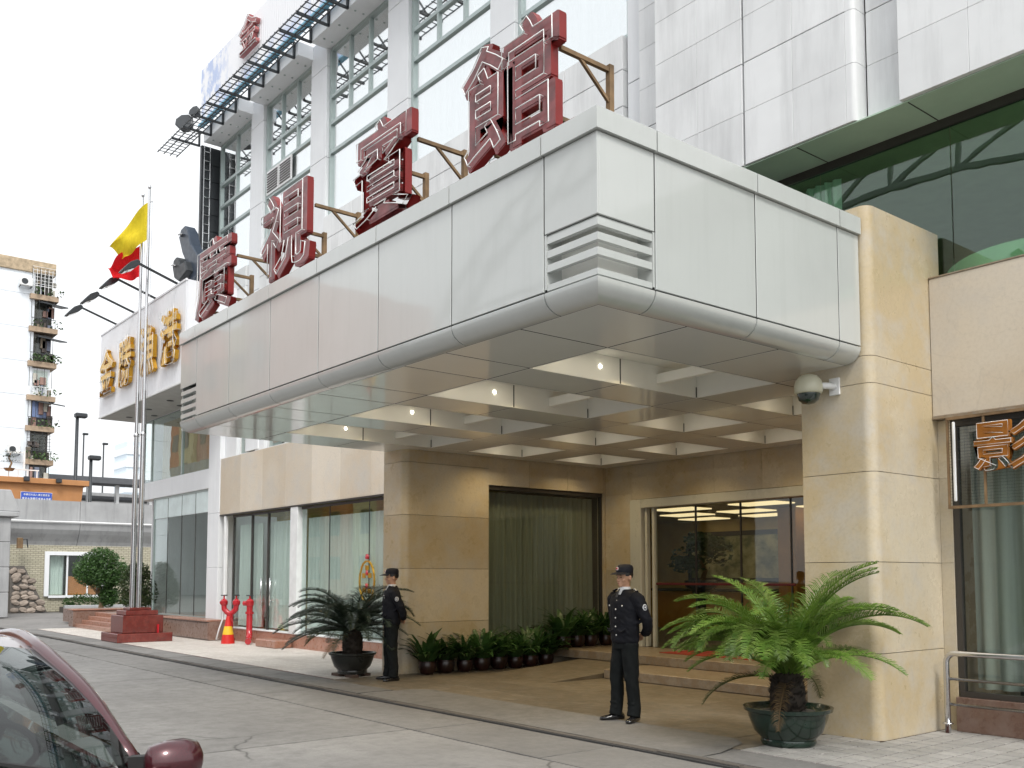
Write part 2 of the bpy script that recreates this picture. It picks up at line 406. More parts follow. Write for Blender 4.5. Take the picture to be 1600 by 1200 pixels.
# concrete apron ramp in front of the porch, rounded at both ends
ap = MB()
pts = []
def apz(y): return 0.012 + 0.020 * max(0, min(1, (y - 6.82) / 1.0))
x0, x1 = -11.85, -5.75; nX = 40
rows = [6.825, 7.0, 7.25, 7.5, 7.7, 7.80]
for i in range(nX + 1):
    x = x0 + (x1 - x0) * i / nX
    for k, y in enumerate(rows):
        e = min(1.0, min(x - x0, x1 - x) / 0.45); lim = 0.30 + 0.70 * math.sqrt(max(0, 1 - (1 - e) ** 2))
        yy = 6.825 + (y - 6.825) * lim
        ap.v.append((x, yy + (rs.uniform(-.012, .012) if 0 < k else 0), apz(yy) * (1 if k else 0.2)))
w = len(rows)
for i in range(nX):
    for k in range(w - 1): ap.f.append((i*w+k, (i+1)*w+k, (i+1)*w+k+1, i*w+k+1))
ap = ap.build('apron', MT['apron'], smooth=True); tag(ap, kind='structure')
# porch floor of tan granite
pf = MB().box(-13.69, -5.75, 7.40, 13.6, -0.02, 0.0185).build('porch_floor', MT['porch']); tag(pf, kind='structure')
yy = [7.62, 8.45, 9.25, 10.05, 10.84]
xx = [-13.68 + 0.94 * i for i in range(9)] 
for i in range(8):
    for j in range(4):
        box('floor_slab', xx[i] + .0015, xx[i+1] - .0015, yy[j] + .0015, yy[j+1] - .0015, 0.015, 0.022, MT['porch'], pf, 0.002)
# tiled pavement beside the marble pillar: single tiles
MB().box(-6.9, -5.74, 6.83, 7.41, -.02, -.004).build('border_bed', MT['grout'], None)['kind'] = 'structure'
tp = MB().box(-5.74, 4, 6.83, 10.3, -0.02, 0.006).build('pavement', MT['grout']); tag(tp, kind='structure')
slab('border_slab', -6.9, -5.71, 6.84, 7.40, 0.0085, MT['gutter'], tp, 0.002, 0.004, 6)
slab('border_slab', -5.70, -1.4, 6.84, 7.36, 0.017, MT['gutter'], tp, 0.006, 0.01, 8)
slab('border_slab', -1.4, 4, 6.84, 7.36, 0.017, MT['gutter'], tp, 0.006, 0.01, 8)
t0 = 0.205
for i in range(17):
    for j in range(14):
        x = -5.74 + i * t0; y = 7.37 + j * t0
        if x < -5.3 and y > 8.6: continue
        box('pavement_tile', x + .011, x + t0 - .011, y + .011, y + t0 - .011, 0.004, 0.019, MT['tile'], tp, 0.002)
box('pavement_tile_field', -5.74 + 17 * t0 + .004, 3.9, 7.37, 10.24, 0.004, 0.019, MT['tile'], tp, 0.002)
# ================================================================== the hotel
YF = 10.05
hotel = thing('hotel_building', 'white and beige hotel behind the entrance canopy, tall curtained windows between white pilasters', 'building', (-14, 10.05, 0))

def curtain(name, a, b, z0, z1, mat, parent, pleat=0.16, amp=0.035, sd=0, gather=0.0, nz=3):
    """pleated curtain hung between plan points a and b"""
    r = random.Random(sd); a = Vector((a[0], a[1], 0)); b = Vector((b[0], b[1], 0)); L = (b - a).length; d = (b - a) / L; n = Vector((-d.y, d.x, 0))
    per = max(6, int(L / pleat * 6)); m = MB(); ph = 0; offs = []
    for i in range(per + 1):
        ph += 2 * math.pi / 6 * r.uniform(0.75, 1.25); offs.append(math.sin(ph) * amp * r.uniform(0.5, 1.15))
    for k in range(nz + 1):
        f = k / nz; z = z1 + (z0 - z1) * f
        for i in range(per + 1):
            p = a + d * (L * i / per) + n * (offs[i] * (0.65 + 0.5 * f))
            m.v.append((p.x, p.y, z + (0 if k else 0.0)))
    for k in range(nz):
        for i in range(per): m.f.append((k*(per+1)+i, k*(per+1)+i+1, (k+1)*(per+1)+i+1, (k+1)*(per+1)+i))
    return m.build(name, mat, parent, smooth=True, fix=False)

# ---- upper storeys: five window bays between pilasters
ZB, ZT = 9.82, 13.78
bays = [(-25.65, -23.45, 2), (-22.60, -20.05, 3), (-19.20, -16.62, 3), (-15.75, -13.13, 3), (-12.35, -9.75, 3)]
YW = 10.22
trans = [13.78, 12.65, 12.02, 11.33, 9.82]
ft = 0.075
for bi, (a, b, n) in enumerate(bays):
    fr = MB(); lw = (b - a) / n
    for x in (a, b): fr.box(x - ft/2, x + ft/2, YW - .06, YW + .06, ZB, ZT)
    for z in trans: fr.box(a + ft/2 + .001, b - ft/2 - .001, YW - .055, YW + .05, z - ft/2, z + ft/2)
    for k in range(1, n): fr.box(a + lw*k - .03, a + lw*k + .03, YW - .05, YW + .045, 12.02 + ft/2, 13.78 - ft/2)
    win = fr.build('window', MT['frame'], hotel)
    for k in range(n):
        for z1, z0 in ((13.78, 12.65), (12.65, 12.02)):
            box('pane', a + lw*k + .025, a + lw*(k+1) - .025, YW - .006, YW + .006, z0 + .03, z1 - .03, MT['glass_hi'], win, 0)
    for z1, z0 in ((12.02, 11.33), (11.33, 9.82)):
        box('pane', a + .03, b - .03, YW - .006, YW + .006, z0 + .03, z1 - .03, MT['glass_hi'], win, 0)
    curtain('drape', (a + .04, YW + .22), (b - .04, YW + .22), 12.0, 13.9, MT['drape'], win, 0.13, 0.03, bi)
    curtain('curtain', (a + .04, YW + .16), (b - .04, YW + .16), 9.7, 12.72, MT['sheer_white'], win, 0.2, 0.03, bi + 20)
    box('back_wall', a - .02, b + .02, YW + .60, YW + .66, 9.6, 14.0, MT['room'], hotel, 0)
    # sill wall below the window, in two courses of panels
    pw = (b - a) / 2
    for k in range(2):
        for z0, z1 in ((6.74, 7.44), (7.44, 8.07), (8.07, 8.67), (8.67, 9.24), (9.24, 9.78)):
            box('wall_panel', a + pw*k + .004, a + pw*(k+1) - .004, 10.02, 10.2, z0 + .004, z1 - .004, MT['clad'], hotel, 0.006)
    # cornice box above the bay
    cx0, cx1 = a - .10, b + .12
    cr = MB().box(cx0, cx1, 9.69, 10.30, 13.82, 14.14).build('cornice', MT['pilaster'], hotel)
    for k in range(4):
        for yy_ in (9.85, 10.05):
            box('soffit_fitting', cx0 + (cx1 - cx0) * (k + .5) / 4 - .02, cx0 + (cx1 - cx0) * (k + .5) / 4 + .02, yy_ - .02, yy_ + .02, 13.800, 13.818, MT['frame'], cr, 0.003)
# louvred vents in the second bay
for k in range(2):
    x0v = -22.52 + k * .72
    vf = MB(); vf.box(x0v, x0v + .68, YW - .085, YW - .055, 11.36, 11.98)
    v_ = vf.build('vent', MT['frame_white'], hotel)
    for j in range(8): box('slat', x0v + .05, x0v + .63, YW - .10, YW - .086, 11.42 + j * .066, 11.452 + j * .066, MT['frame_dark'], v_, 0.002)
# pilasters between the bays, in storey-high pieces
for a, b in zip([q[1] for q in bays], [q[0] for q in bays[1:]] + [-9.30]):
    for z0, z1 in ((4.86, 6.70), (6.70, 9.0), (9.0, 11.24), (11.24, 13.4), (13.4, 14.14)):
        box('pilaster', a + .045, b - .045, 10.08, 10.62, z0 + .005, z1 - .005, MT['pilaster'], hotel, 0.006)
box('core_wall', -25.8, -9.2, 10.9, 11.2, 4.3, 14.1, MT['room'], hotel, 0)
# dark clad fin with a cat ladder at the end of the facade
fin = MB().box(-26.02, -25.90, 9.70, 10.34, 9.4, 13.80).build('end_fin', MT['iron'], hotel)
for k in range(9): box('fin_panel', -25.90, -25.882, 9.72, 10.32, 9.45 + k * .48, 9.45 + k * .48 + .455, MT['iron'], fin, 0.004)
ld = MB()
for y in (9.76, 9.93): ld.tube([(-25.84, y, 9.3), (-25.84, y, 13.78)], 0.013, 6)
for k in range(17): ld.tube([(-25.84, 9.76, 9.45 + k * .26), (-25.84, 9.93, 9.45 + k * .26)], 0.009, 5)
ld.build('ladder', MT['steel'], fin)
box('side_wall', -26.0, -25.9, 10.36, 20, 0.5, 14.1, MT['pilaster'], hotel, 0)
box('roof_slab', -26.0, 6, 10.63, 22, 14.15, 14.4, MT['clad'], hotel, 0)
# ---- cladding blocks above the dining-room window
zc = [6.76, 7.44, 8.07, 8.67, 9.27, 9.87, 10.47, 11.1, 11.8, 12.6, 13.4, 14.1]
def clad_run(x0, x1, y, step, skip_gap=False):
    n = max(1, round((x1 - x0) / step)); w = (x1 - x0) / n
    for k in range(n):
        for za, zb in zip(zc[:-1], zc[1:]):
            g_ = 0.010 if abs(za - 8.07) < .01 else 0.0009
            box('cladding_panel', x0 + w*k + .0011, x0 + w*(k+1) - .0011, y, y + .12, za + g_, zb - .0009, MT['clad'], hotel, 0.004)
clad_run(-9.30, -8.70, 9.90, .6)
clad_run(-8.69, -7.235, 9.57, .73); clad_run(-7.205, -5.80, 9.57, .70)
clad_run(-5.66, -5.20, 9.78, .46)
clad_run(-5.155, -0.6, 9.545, .76); clad_run(-0.58, 3.9, 9.78, .76)
# rounded return of the first block
for za, zb in zip(zc[:-1], zc[1:]):
    m = MB(); arc = [(-5.80 + 0.06 + 0.06 * math.sin(t_ * math.pi / 12), 9.63 - 0.06 * math.cos(t_ * math.pi / 12)) for t_ in range(7)]
    m.prism([(-5.797, 9.57)] + arc + [(-5.68, 9.80), (-5.797, 9.80)], za + .003, zb - .003); m.build('cladding_corner', MT['clad'], hotel)
box('upper_core', -9.35, 4, 10.0, 10.9, 6.80, 14.1, MT['joint'], hotel, 0)
gs = MB().box(-9.3, 4, 9.60, 10.32, 6.742, 6.758); gs = gs.build('soffit', MT['soffit_green'], hotel)
for x in (-7.9, -6.5, -5.1, -3.7, -2.3): box('soffit_joint', x, x + .012, 9.62, 10.3, 6.738, 6.743, MT['joint'], gs, 0)
# ---- dining room behind the long green glass
dn = MB(); dn.box(-9.3, 4, 10.27, 10.33, 6.64, 6.742); dn.box(-9.3, 4, 10.27, 10.33, 4.85, 4.90)
dn = dn.build('dining_window', MT['frame_dark'], hotel)
gx_ = [-9.3, -8.0, -6.62, -4.98, -3.3, -1.7, 0, 1.8, 4]
for a, b in zip(gx_[:-1], gx_[1:]): box('pane', a + .006, b - .006, 10.294, 10.306, 4.90, 6.64, MT['glass_green'], dn, 0)
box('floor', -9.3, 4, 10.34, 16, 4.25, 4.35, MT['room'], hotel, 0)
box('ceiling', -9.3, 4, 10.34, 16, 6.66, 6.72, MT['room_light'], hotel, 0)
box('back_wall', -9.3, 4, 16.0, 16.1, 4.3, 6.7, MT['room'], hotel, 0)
box('screen_panel', -5.6, -3.9, 14.2, 14.3, 4.35, 6.3, MT['drape'], hotel, 0.01)
for k in range(34): box('screen_slat', -5.58, -3.92, 14.17, 14.199, 4.4 + k * .055, 4.432 + k * .055, plain('ochre_slat', (0.24, 0.19, 0.05), 0.6) if k == 0 else bpy.data.materials['ochre_slat'], hotel, 0)
curtain('gathered_curtain', (-7.02, 10.55), (-6.5, 10.55), 4.4, 6.62, MT['sheer'], hotel, 0.12, 0.05, 5)
curtain('gathered_curtain', (-9.2, 10.55), (-8.7, 10.55), 4.4, 6.62, MT['sheer'], hotel, 0.12, 0.05, 6)
# ---- beige band over the ground-floor windows
def band(x0, x1, step, z0, z1, y=10.0, mat='marble_band'):
    n = max(1, round((x1 - x0) / step)); w = (x1 - x0) / n
    for k in range(n): box('stone_panel', x0 + w*k + .0025, x0 + w*(k+1) - .0025, y, y + .10, z0, z1, MT[mat], hotel, 0.003)
band(-24.78, -14.31, 1.31, 3.30, 4.80); band(-5.125, 3.9, 1.9, 3.36, 4.87)
box('band_sill', -24.78, -14.31, 9.99, 10.11, 3.265, 3.297, MT['frame_dark'], hotel, 0.003)
box('band_sill', -5.125, 3.9, 9.99, 10.12, 3.325, 3.357, MT['step'], hotel, 0.003)
box('band_top', -5.125, 3.9, 9.99, 10.26, 4.872, 4.89, MT['step'], hotel, 0.003)
# first-floor windows just above the band, seen under the canopy
for x0, x1 in ((-24.0, -22.9), (-22.3, -20.4), (-19.8, -17.6), (-17.2, -14.9)):
    w_ = MB().box(x0, x1, 10.20, 10.26, 4.82, 4.88); w_.box(x0, x1, 10.20, 10.26, 6.62, 6.70)
    for x in (x0, (x0 + x1) / 2, x1): w_.box(x - .03, x + .03, 10.205, 10.255, 4.881, 6.619)
    w_ = w_.build('window', MT['frame_white'], hotel)
    box('pane', x0 + .03, (x0 + x1) / 2 - .03, 10.224, 10.236, 4.88, 6.62, MT['glass'], w_, 0); box('pane', (x0 + x1) / 2 + .03, x1 - .03, 10.224, 10.236, 4.88, 6.62, MT['glass'], w_, 0)
for x0, x1 in ((-24.8, -24.04), (-22.86, -22.34), (-20.36, -19.84), (-17.56, -17.24), (-14.86, -13.7)):
    box('pilaster', x0, x1, 10.11, 10.6, 4.82, 6.73, MT['pilaster'], hotel, 0.006)
# ---- ground-floor shop windows left of the porch
box('plinth', -24.75, -14.31, 10.02, 10.30, 0.015, 0.33, MT['granite_pink'], hotel, 0.004)
box('window_sill', -24.75, -14.31, 10.0, 10.28, 0.332, 0.362, MT['frame_white'], hotel, 0.004)
box('mullion', -20.58, -20.22, 10.0, 10.24, 0.364, 3.262, MT['frame_white'], hotel, 0.006)
box('drain_pipe', -24.52, -24.40, 10.0, 10.1, 0.36, 3.26, MT['frame_white'], hotel, 0.02)
ww = MB()
for x in (-24.1, -22.95, -22.0, -20.62): ww.box(x - .025, x + .025, 10.10, 10.16, .364, 3.26)
ww.box(-24.12, -20.6, 10.10, 10.16, 3.20, 3.259); ww = ww.build('glazed_door', MT['frame_dark'], hotel)
for a, b in ((-24.07, -22.98), (-22.92, -22.03), (-21.97, -20.65)): box('pane', a, b, 10.124, 10.136, .37, 3.2, MT['glass'], ww, 0)
for x in (-22.25, -21.75): 
    m = MB().tube([(x, 10.06, 0.95), (x, 10.06, 1.62)], 0.018, 8)
    for z in (1.05, 1.52): m.tube([(x, 10.06, z), (x, 10.12, z)], 0.012, 6)
    m.build('door_handle', MT['steel'], ww, smooth=True)
w2 = MB().box(-20.2, -14.3, 10.10, 10.16, 3.20, 3.259)
for x in (-18.9, -17.2, -15.8): w2.box(x - .006, x + .006, 10.12, 10.14, .364, 3.2)
w2 = w2.build('shop_window', MT['frame_dark'], hotel)
for a, b in ((-20.2, -18.91), (-18.89, -17.21), (-17.19, -15.81), (-15.79, -14.32)): box('pane', a, b, 10.124, 10.136, .37, 3.2, MT['glass'], w2, 0)
curtain('curtain', (-24.05, 10.26), (-22.6, 10.26), .4, 3.0, MT['sheer'], ww, 0.17, 0.05, 31)
curtain('curtain', (-22.4, 10.26), (-20.65, 10.26), .4, 3.0, MT['sheer'], ww, 0.17, 0.05, 32)
curtain('curtain', (-20.2, 10.26), (-14.35, 10.26), .4, 3.0, MT['sheer'], w2, 0.19, 0.055, 33)
shop_wall = plain('yellow_room_wall', (0.50, 0.43, 0.13), 0.8)
box('back_wall', -24.7, -15.2, 11.6, 11.7, .3, 3.4, shop_wall, hotel, 0)
box('ceiling', -24.7, -14.32, 10.2, 11.6, 3.3, 3.36, shop_wall, hotel, 0)
box('floor', -24.7, -14.0, 10.2, 11.6, .28, .33, MT['room_light'], hotel, 0)
# red and gold hanging ornament painted on the glass
orn = MB()
for k in range(18):
    a = 2 * math.pi * k / 18; a2 = 2 * math.pi * (k + 1) / 18
    orn.tube([(-17.25 + .30 * math.cos(a), 10.112, 1.55 + .42 * math.sin(a)), (-17.25 + .30 * math.cos(a2), 10.112, 1.55 + .42 * math.sin(a2))], .022, 5)
for sx, sz in ((-.12, .12), (.12, .12), (0, -.1), (-.1, -.18), (.1, -.2), (0, .28)): orn.box(-17.25 + sx - .06, -17.25 + sx + .06, 10.10, 10.118, 1.55 + sz - .05, 1.55 + sz + .05)
orn = orn.build('window_ornament', MT['gold'], hotel)
ob = MB()
for zz, ww_ in ((2.05, .07), (1.72, .05), (1.45, .06), (1.05, .10)): ob.lathe([(ww_, -.05), (ww_ * 1.1, 0), (ww_ * .7, .06)], (-17.25, 10.105, zz), 8, 1, .3)
ob.build('tassel', MT['fire_red'], orn, smooth=True)
# ---- marble column left of the porch and the porch's side wall
JZ = [0.015, 0.87, 1.78, 2.69, 3.59, 3.86]
def rounded_block(name, x0, x1, y0, y1, z0, z1, r, corner, mat, parent):
    """marble course with one rounded vertical corner (front, +x side)"""
    arc = [(x1 - r + r * math.sin(i * math.pi / 16), y0 + r - r * math.cos(i * math.pi / 16)) for i in range(9)]
    m = MB().prism([(x0, y0)] + arc + [(x1, y1), (x0, y1)], z0 + .003, z1 - .003)
    return m.build(name, mat, parent, smooth=False, auto=None)
for za, zb in zip(JZ[:-1], JZ[1:]):
    rounded_block('marble_course', -14.30, -13.65, 8.70, 10.50, za, zb, .13, 'r', MT['marble'], hotel)
# side wall of the porch: window with drapes, stone above and below
for k in range(3):
    box('stone_panel', -13.85, -13.66, 10.503 + k * .965, 10.503 + (k + 1) * .965 - .004, 3.30, 3.86, MT['marble'], hotel, 0.002)
    box('stone_panel', -13.85, -13.66, 10.503 + k * .965, 10.503 + (k + 1) * .965 - .004, 0.015, 0.42, MT['marble'], hotel, 0.002)
box('stone_panel', -13.85, -13.66, 13.402, 13.448, .015, 3.86, MT['marble'], hotel, 0)
box('partition', -15.2, -15.1, 10.52, 13.8, .06, 4.2, MT['room'], hotel, 0); box('partition', -15.1, -13.67, 13.66, 13.8, .06, 4.2, MT['room'], hotel, 0); box('partition', -15.1, -13.86, 10.52, 13.65, 3.9, 4.0, MT['room'], hotel, 0); box('partition', -15.1, -14.31, 10.52, 10.6, .06, 3.9, MT['room'], hotel, 0)
pwn = MB().box(-13.80, -13.70, 10.51, 13.39, 3.22, 3.295)
for y in (10.52, 13.38): pwn.box(-13.79, -13.71, y - .015, y + .015, .43, 3.219)
pwn = pwn.build('porch_window', MT['frame_dark'], hotel)
for a, b in ((10.54, 11.496), (11.504, 12.446), (12.454, 13.36)): box('pane', -13.756, -13.744, a, b, .43, 3.22, MT['glass_dim'], pwn, 0)
curtain('drape', (-13.98, 13.35), (-13.98, 10.55), .45, 3.2, MT['drape_green'], pwn, 0.13, 0.055, 43)
# back wall of the porch with the glazed entrance
JB = [0.015, 0.87, 1.78, 2.69, 3.24, 3.86]
for za, zb in zip(JB[:-1], JB[1:]):
    box('stone_panel', -13.66, -12.96, 13.45, 13.65, za + .001, zb - .001, MT['marble'], hotel, 0.002)
for k in range(5):
    box('stone_panel', -12.955 + k * 1.02, -12.955 + (k + 1) * 1.02 - .003, 13.45, 13.65, 3.13, 3.86, MT['marble'], hotel, 0.002)
box('stone_panel', -7.85, -5.96, 13.45, 13.65, .015, 3.86, MT['marble'], hotel, 0.002)
df = MB(); df.box(-12.95, -12.66, 13.40, 13.62, .32, 3.12); df.box(-8.15, -7.86, 13.40, 13.62, .32, 3.12); df.box(-12.658, -8.152, 13.40, 13.62, 2.95, 3.12)
df = df.build('entrance_door', MT['door_frame'], hotel, bevel=.01)
m = MB()
for x in (-12.60, -12.42): m.box(x - .03, x + .03, 13.48, 13.56, .33, 2.949)
m.build('inner_frame', MT['door_frame'], df)
for a, b in ((-12.38, -11.42), (-11.40, -10.42), (-10.40, -9.40), (-9.38, -8.20)): box('pane', a, b, 13.516, 13.528, .33, 2.94, MT['glass_dim'], df, 0)
for x in (-11.41, -10.41, -9.39): box('patch_rail', x - .012, x + .012, 13.505, 13.54, .33, 2.94, MT['frame_dark'], df, 0)
box('push_bar', -12.36, -9.3, 13.48, 13.50, 1.49, 1.53, plain('dark_red_ribbon', (0.10, 0.010, 0.012), 0.5), df, 0.005)
# porch steps, platform and wedge ramp
st = MB().box(-11.1, -5.96, 10.86, 13.44, .023, .17).build('step', MT['step'], hotel, bevel=.01)
MB().box(-13.62, -5.96, 11.92, 13.44, .172, .325).build('step', MT['step'], hotel, bevel=.01)
MB().add([(-12.75, 9.75, .024), (-11.12, 9.75, .024), (-11.12, 11.9, .168), (-12.75, 11.9, .168), (-12.75, 11.9, .024), (-11.12, 11.9, .024)], [(0,1,2,3),(0,3,4),(1,5,2),(3,2,5,4),(0,4,5,1)]).build('ramp', MT['porch'], hotel)
MB().box(-11.4, -8.0, 12.5, 13.40, .326, .336).build('door_mat', plain('red_mat', (0.28, 0.03, 0.015), 0.9, bmp=.2), hotel)
box('return_wall', -5.95, -5.8, 10.27, 13.44, .015, 3.86, MT['marble'], hotel, 0)
# ---- marble pillar carrying the canopy's near end
JP = [0.015, 0.87, 1.78, 2.69, 3.59, 3.87, 5.43]
for za, zb in zip(JP[:-1], JP[1:]):
    rounded_block('marble_course', -5.95, -5.13, 8.80, 10.24, za, zb, .11, 'r', MT['marble'], hotel)
for za, zb in zip([0.015, 1.78, 2.69], [1.78, 2.69, 3.32]): box('stone_panel', -5.128, -4.99, 10.10, 10.26, za + .001, zb - .001, MT['marble'], hotel, .002)
box('pillar_core', -5.92, -5.17, 8.85, 10.2, .02, 5.40, MT['joint'], hotel, 0); box('column_core', -14.27, -13.70, 8.76, 10.45, .02, 3.85, MT['joint'], hotel, 0)
# ---- big window right of the pillar
box('plinth', -4.99, 3.9, 10.04, 10.3, .016, .37, MT['granite_brown'], hotel, .004)
rw = MB(); rw.box(-4.97, 3.9, 10.10, 10.18, 3.24, 3.32); rw.box(-4.97, 3.9, 10.10, 10.18, .372, .43)
for x in (-4.95, -3.2, -1.4, .4, 2.2, 3.88): rw.box(x - .03, x + .03, 10.105, 10.175, .431, 3.239)
rw = rw.build('shop_window', MT['frame_dark'], hotel)
xs_ = (-4.95, -3.2, -1.4, .4, 2.2, 3.88)
for a, b in zip(xs_[:-1], xs_[1:]): box('pane', a + .03, b - .03, 10.134, 10.146, .43, 3.24, MT['glass_dim'], rw, 0)
curtain('curtain', (-4.9, 10.32), (3.8, 10.32), .45, 3.2, MT['drape_teal'], rw, 0.22, 0.06, 51)
box('back_wall', -5, 4, 11.8, 11.9, .1, 3.3, MT['room'], hotel, 0); box('ceiling', -5, 4, 10.3, 11.8, 3.33, 3.36, MT['room'], hotel, 0)
box('lower_core', -24.7, -14.0, 10.3, 10.5, 3.4, 4.8, MT['room'], hotel, 0)
# ---- lobby behind the entrance
lob = plain('lobby_wall', (0.60, 0.45, 0.20), 0.6); lobw = plain('orange_lobby_column', (0.66, 0.34, 0.10), 0.4)
box('lobby_floor', -22, -3, 13.7, 21, .25, .32, MT['porch'], hotel, 0)
box('lobby_ceiling', -22, -3, 13.7, 21, 3.2, 3.26, plain('lobby_ceiling', (0.50, 0.42, 0.22), 0.6), hotel, 0)
box('lobby_back_wall', -22, -3, 20.9, 21.0, .3, 3.2, lob, hotel, 0)
box('lobby_side_wall', -22.1, -22, 13.7, 21, .3, 3.2, lob, hotel, 0); box('lobby_side_wall', -3.1, -3.0, 13.7, 21, .3, 3.2, lob, hotel, 0)
for x, y in ((-13.0, 18.2), (-18.4, 18.6)): box('lobby_column', x, x + .48, y, y + .48, .32, 3.2, lobw, hotel, .01)
lamp_m = emit('lit_ceiling_panel', (1.0, 0.80, 0.46), 0.62)
for x, y in ((-12.6, 15.4), (-10.6, 15.4), (-14.6, 16.8), (-12.4, 16.8), (-15.8, 18.4), (-14.0, 18.4), (-11.8, 18.4), (-16.6, 20), (-14.6, 20)):
    box('lobby_light', x - .6, x + .6, y - .35, y + .35, 3.175, 3.199, lamp_m, hotel, 0.004)
# ================================================================== entrance canopy
XR, XL, YC = -5.35, -14.55, 5.20
can = thing('entrance_canopy', 'deep flat entrance canopy of off-white metal panels with coffered soffit over the porch', 'canopy', (-10, 7, 3.76))      # scaled about the camera at the end of this section
sx = [-14.55, -13.90, -12.68, -11.37, -10.05, -8.70, -7.35, -6.00, -5.35]
sy = [5.20, 5.87, 7.24, 8.60, 8.995]
ZP0, ZP1, ZCAP, ZS, RQ, RB = 4.02, 5.20, 5.385, 3.85, 0.19, 0.16
J = 0.016
MB().box(XL + .03, XR - .03, YC + .03, 10.2, 4.56, 5.14).box(-13.89, -6.01, YC + .03, YC + .05, 4.03, 4.559).box(-5.40, -5.38, 5.88, 8.98, 4.03, 4.559).box(XL + .03, -5.41, YC + .26, 8.9, 5.141, 5.15).build('deck', MT['joint'], can)
for a, b in zip(sx[:-1], sx[1:]):
    corner = a in (-14.55, -6.00)
    z0 = 4.51 if corner else ZP0
    bb = b if b < XR else XR - .0
    box('front_panel', a + J/2, bb - (J/2 if b < XR else 0), YC, YC + .024, z0 + .005, ZP1 - .006, MT['alu'], can, .003)
for a, b in zip(sy[:-1], sy[1:]):
    z0 = 4.51 if a == 5.20 else ZP0
    box('end_panel', XR - .024, XR, a + (J/2 if a > 5.2 else .0245), b - J/2, z0 + .005, ZP1 - .006, MT['alu'], can, .003)
for x in sx[1:-1]: box('vertical_joint', x - J/2 + .001, x + J/2 - .001, YC + .005, YC + .029, (4.52 if x in (-13.90, -6.00) else ZP0) + .002, ZP1 - .002, MT['joint'], can, 0)
for y in sy[1:-1]: box('vertical_joint', XR - .029, XR - .005, y - J/2 + .001, y + J/2 - .001, (4.52 if y == 5.87 else ZP0) + .002, ZP1 - .002, MT['joint'], can, 0)
# cap moulding: front run and end run, mitred at the corner, cut at the panel seams
def cap_piece(p0, p1, axis, m0=0.0, m1=0.0):
    prof = [(-.035, ZP1), (-.035, ZCAP - .01), (-.025, ZCAP), (.26, ZCAP), (.26, ZP1)]
    m = MB(); n = len(prof)
    for e, mm in ((p0, m0), (p1, m1)):
        for d, z in prof:
            if axis == 'x': m.v.append((e - mm * d, YC + d, z))
            else: m.v.append((XR - d, e + mm * d, z))
    m.f = [tuple(range(n)), tuple(range(2*n-1, n-1, -1))] + [(i, n+i, n+(i+1) % n, (i+1) % n) for i in range(n)]
    return m.build('cap_moulding', MT['alu'], can)
for a, b in zip(sx[:-1], sx[1:]): cap_piece(a + J/2, b - (J/2 if b < XR else 0), 'x', 0, 1.0 if b == XR else 0)
for a, b in zip(sy[:-1], sy[1:]): cap_piece(a + (J/2 if a > 5.2 else 0), b - J/2, 'y', 1.0 if a == 5.20 else 0, 0)
# rounded lower edge
def quarter(p0, p1, axis, m0=0.0, m1=0.0):
    k = 9; m = MB()
    pr = [(RQ - RQ * math.cos(i * math.pi / 2 / (k-1)), ZS + RB - RB * math.sin(i * math.pi / 2 / (k-1))) for i in range(k)]
    for e, mm in ((p0, m0), (p1, m1)):
        for d, z in pr:
            if axis == 'x': m.v.append((e - mm * d, YC + d, z))
            else: m.v.append((XR - d, e + mm * d, z))
    m.f = [(i, k+i, k+i+1, i+1) for i in range(k-1)]
    # closing back face so the piece has body
    b0 = len(m.v)
    for e, mm in ((p0, m0), (p1, m1)):
        d, z = RQ, ZS + RB
        m.v.append((e - mm * d, YC + d, z) if axis == 'x' else (XR - d, e + mm * d, z))
    m.f += [tuple(list(range(k)) + [b0]), tuple(list(range(2*k-1, k-1, -1)) + [b0+1]), (0, b0, b0+1, k), (k-1, 2*k-1, b0+1, b0)]
    return m.build('rounded_edge', MT['alu'], can, smooth=True, auto=30)
for a, b in zip(sx[:-1], sx[1:]): quarter(a + J/2, b - (J/2 if b < XR else 0), 'x', 0, 1.0 if b == XR else 0)
for a, b in zip(sy[:-1], sy[1:]): quarter(a + (J/2 if a > 5.2 else 0), b - J/2, 'y', 1.0 if a == 5.20 else 0, 0)
box('left_end_panel', XL, XL + .024, YC + .03, 9.98, ZS + .02, ZP1, MT['alu'], can, .003)
# louvres at both front corners
def louvre_corner():
    MB().box(-5.99, -5.55, YC + .18, YC + .2, ZP0, 4.51).box(-5.55, -5.53, YC + .18, 5.86, ZP0, 4.51).build('louvre_backing', MT['coffer'], can)
    MB().box(-5.995, -5.975, YC + .005, YC + .18, ZP0 + .02, 4.51).build('louvre_jamb', MT['alu'], can); MB().box(-5.53, -5.355, 5.845, 5.865, ZP0 + .02, 4.51).build('louvre_jamb', MT['alu'], can)
    for k in range(4):
        z = 4.432 - k * .122; h = .062
        if k == 3: z, h = ZP0 + .008, .05
        m = MB(); i0, i1 = .012, .060
        A = [(-5.972, YC + i0), (XR - i0, YC + i0), (XR - i0, 5.842), (XR - i1, 5.842), (XR - i1, YC + i1), (-5.972, YC + i1)]
        m.add([(x, y, z) for x, y in A] + [(x, y, z + h) for x, y in A],
              [(0,5,4,1), (1,4,3,2), (6,7,10,11), (7,8,9,10), (0,1,7,6), (1,2,8,7), (2,3,9,8), (3,4,10,9), (4,5,11,10), (5,0,6,11)])
        m.build('louvre_slat', MT['alu'], can)
    MB().box(-5.994, XR - .026, YC + .026, YC + .178, 4.50, 4.512).box(-5.53, XR - .026, YC + .179, 5.86, 4.50, 4.512).build('louvre_head', MT['alu'], can)
louvre_corner()
MB().box(-14.5, -13.91, YC + .18, YC + .2, ZP0, 4.51).build('louvre_backing', MT['coffer'], can)
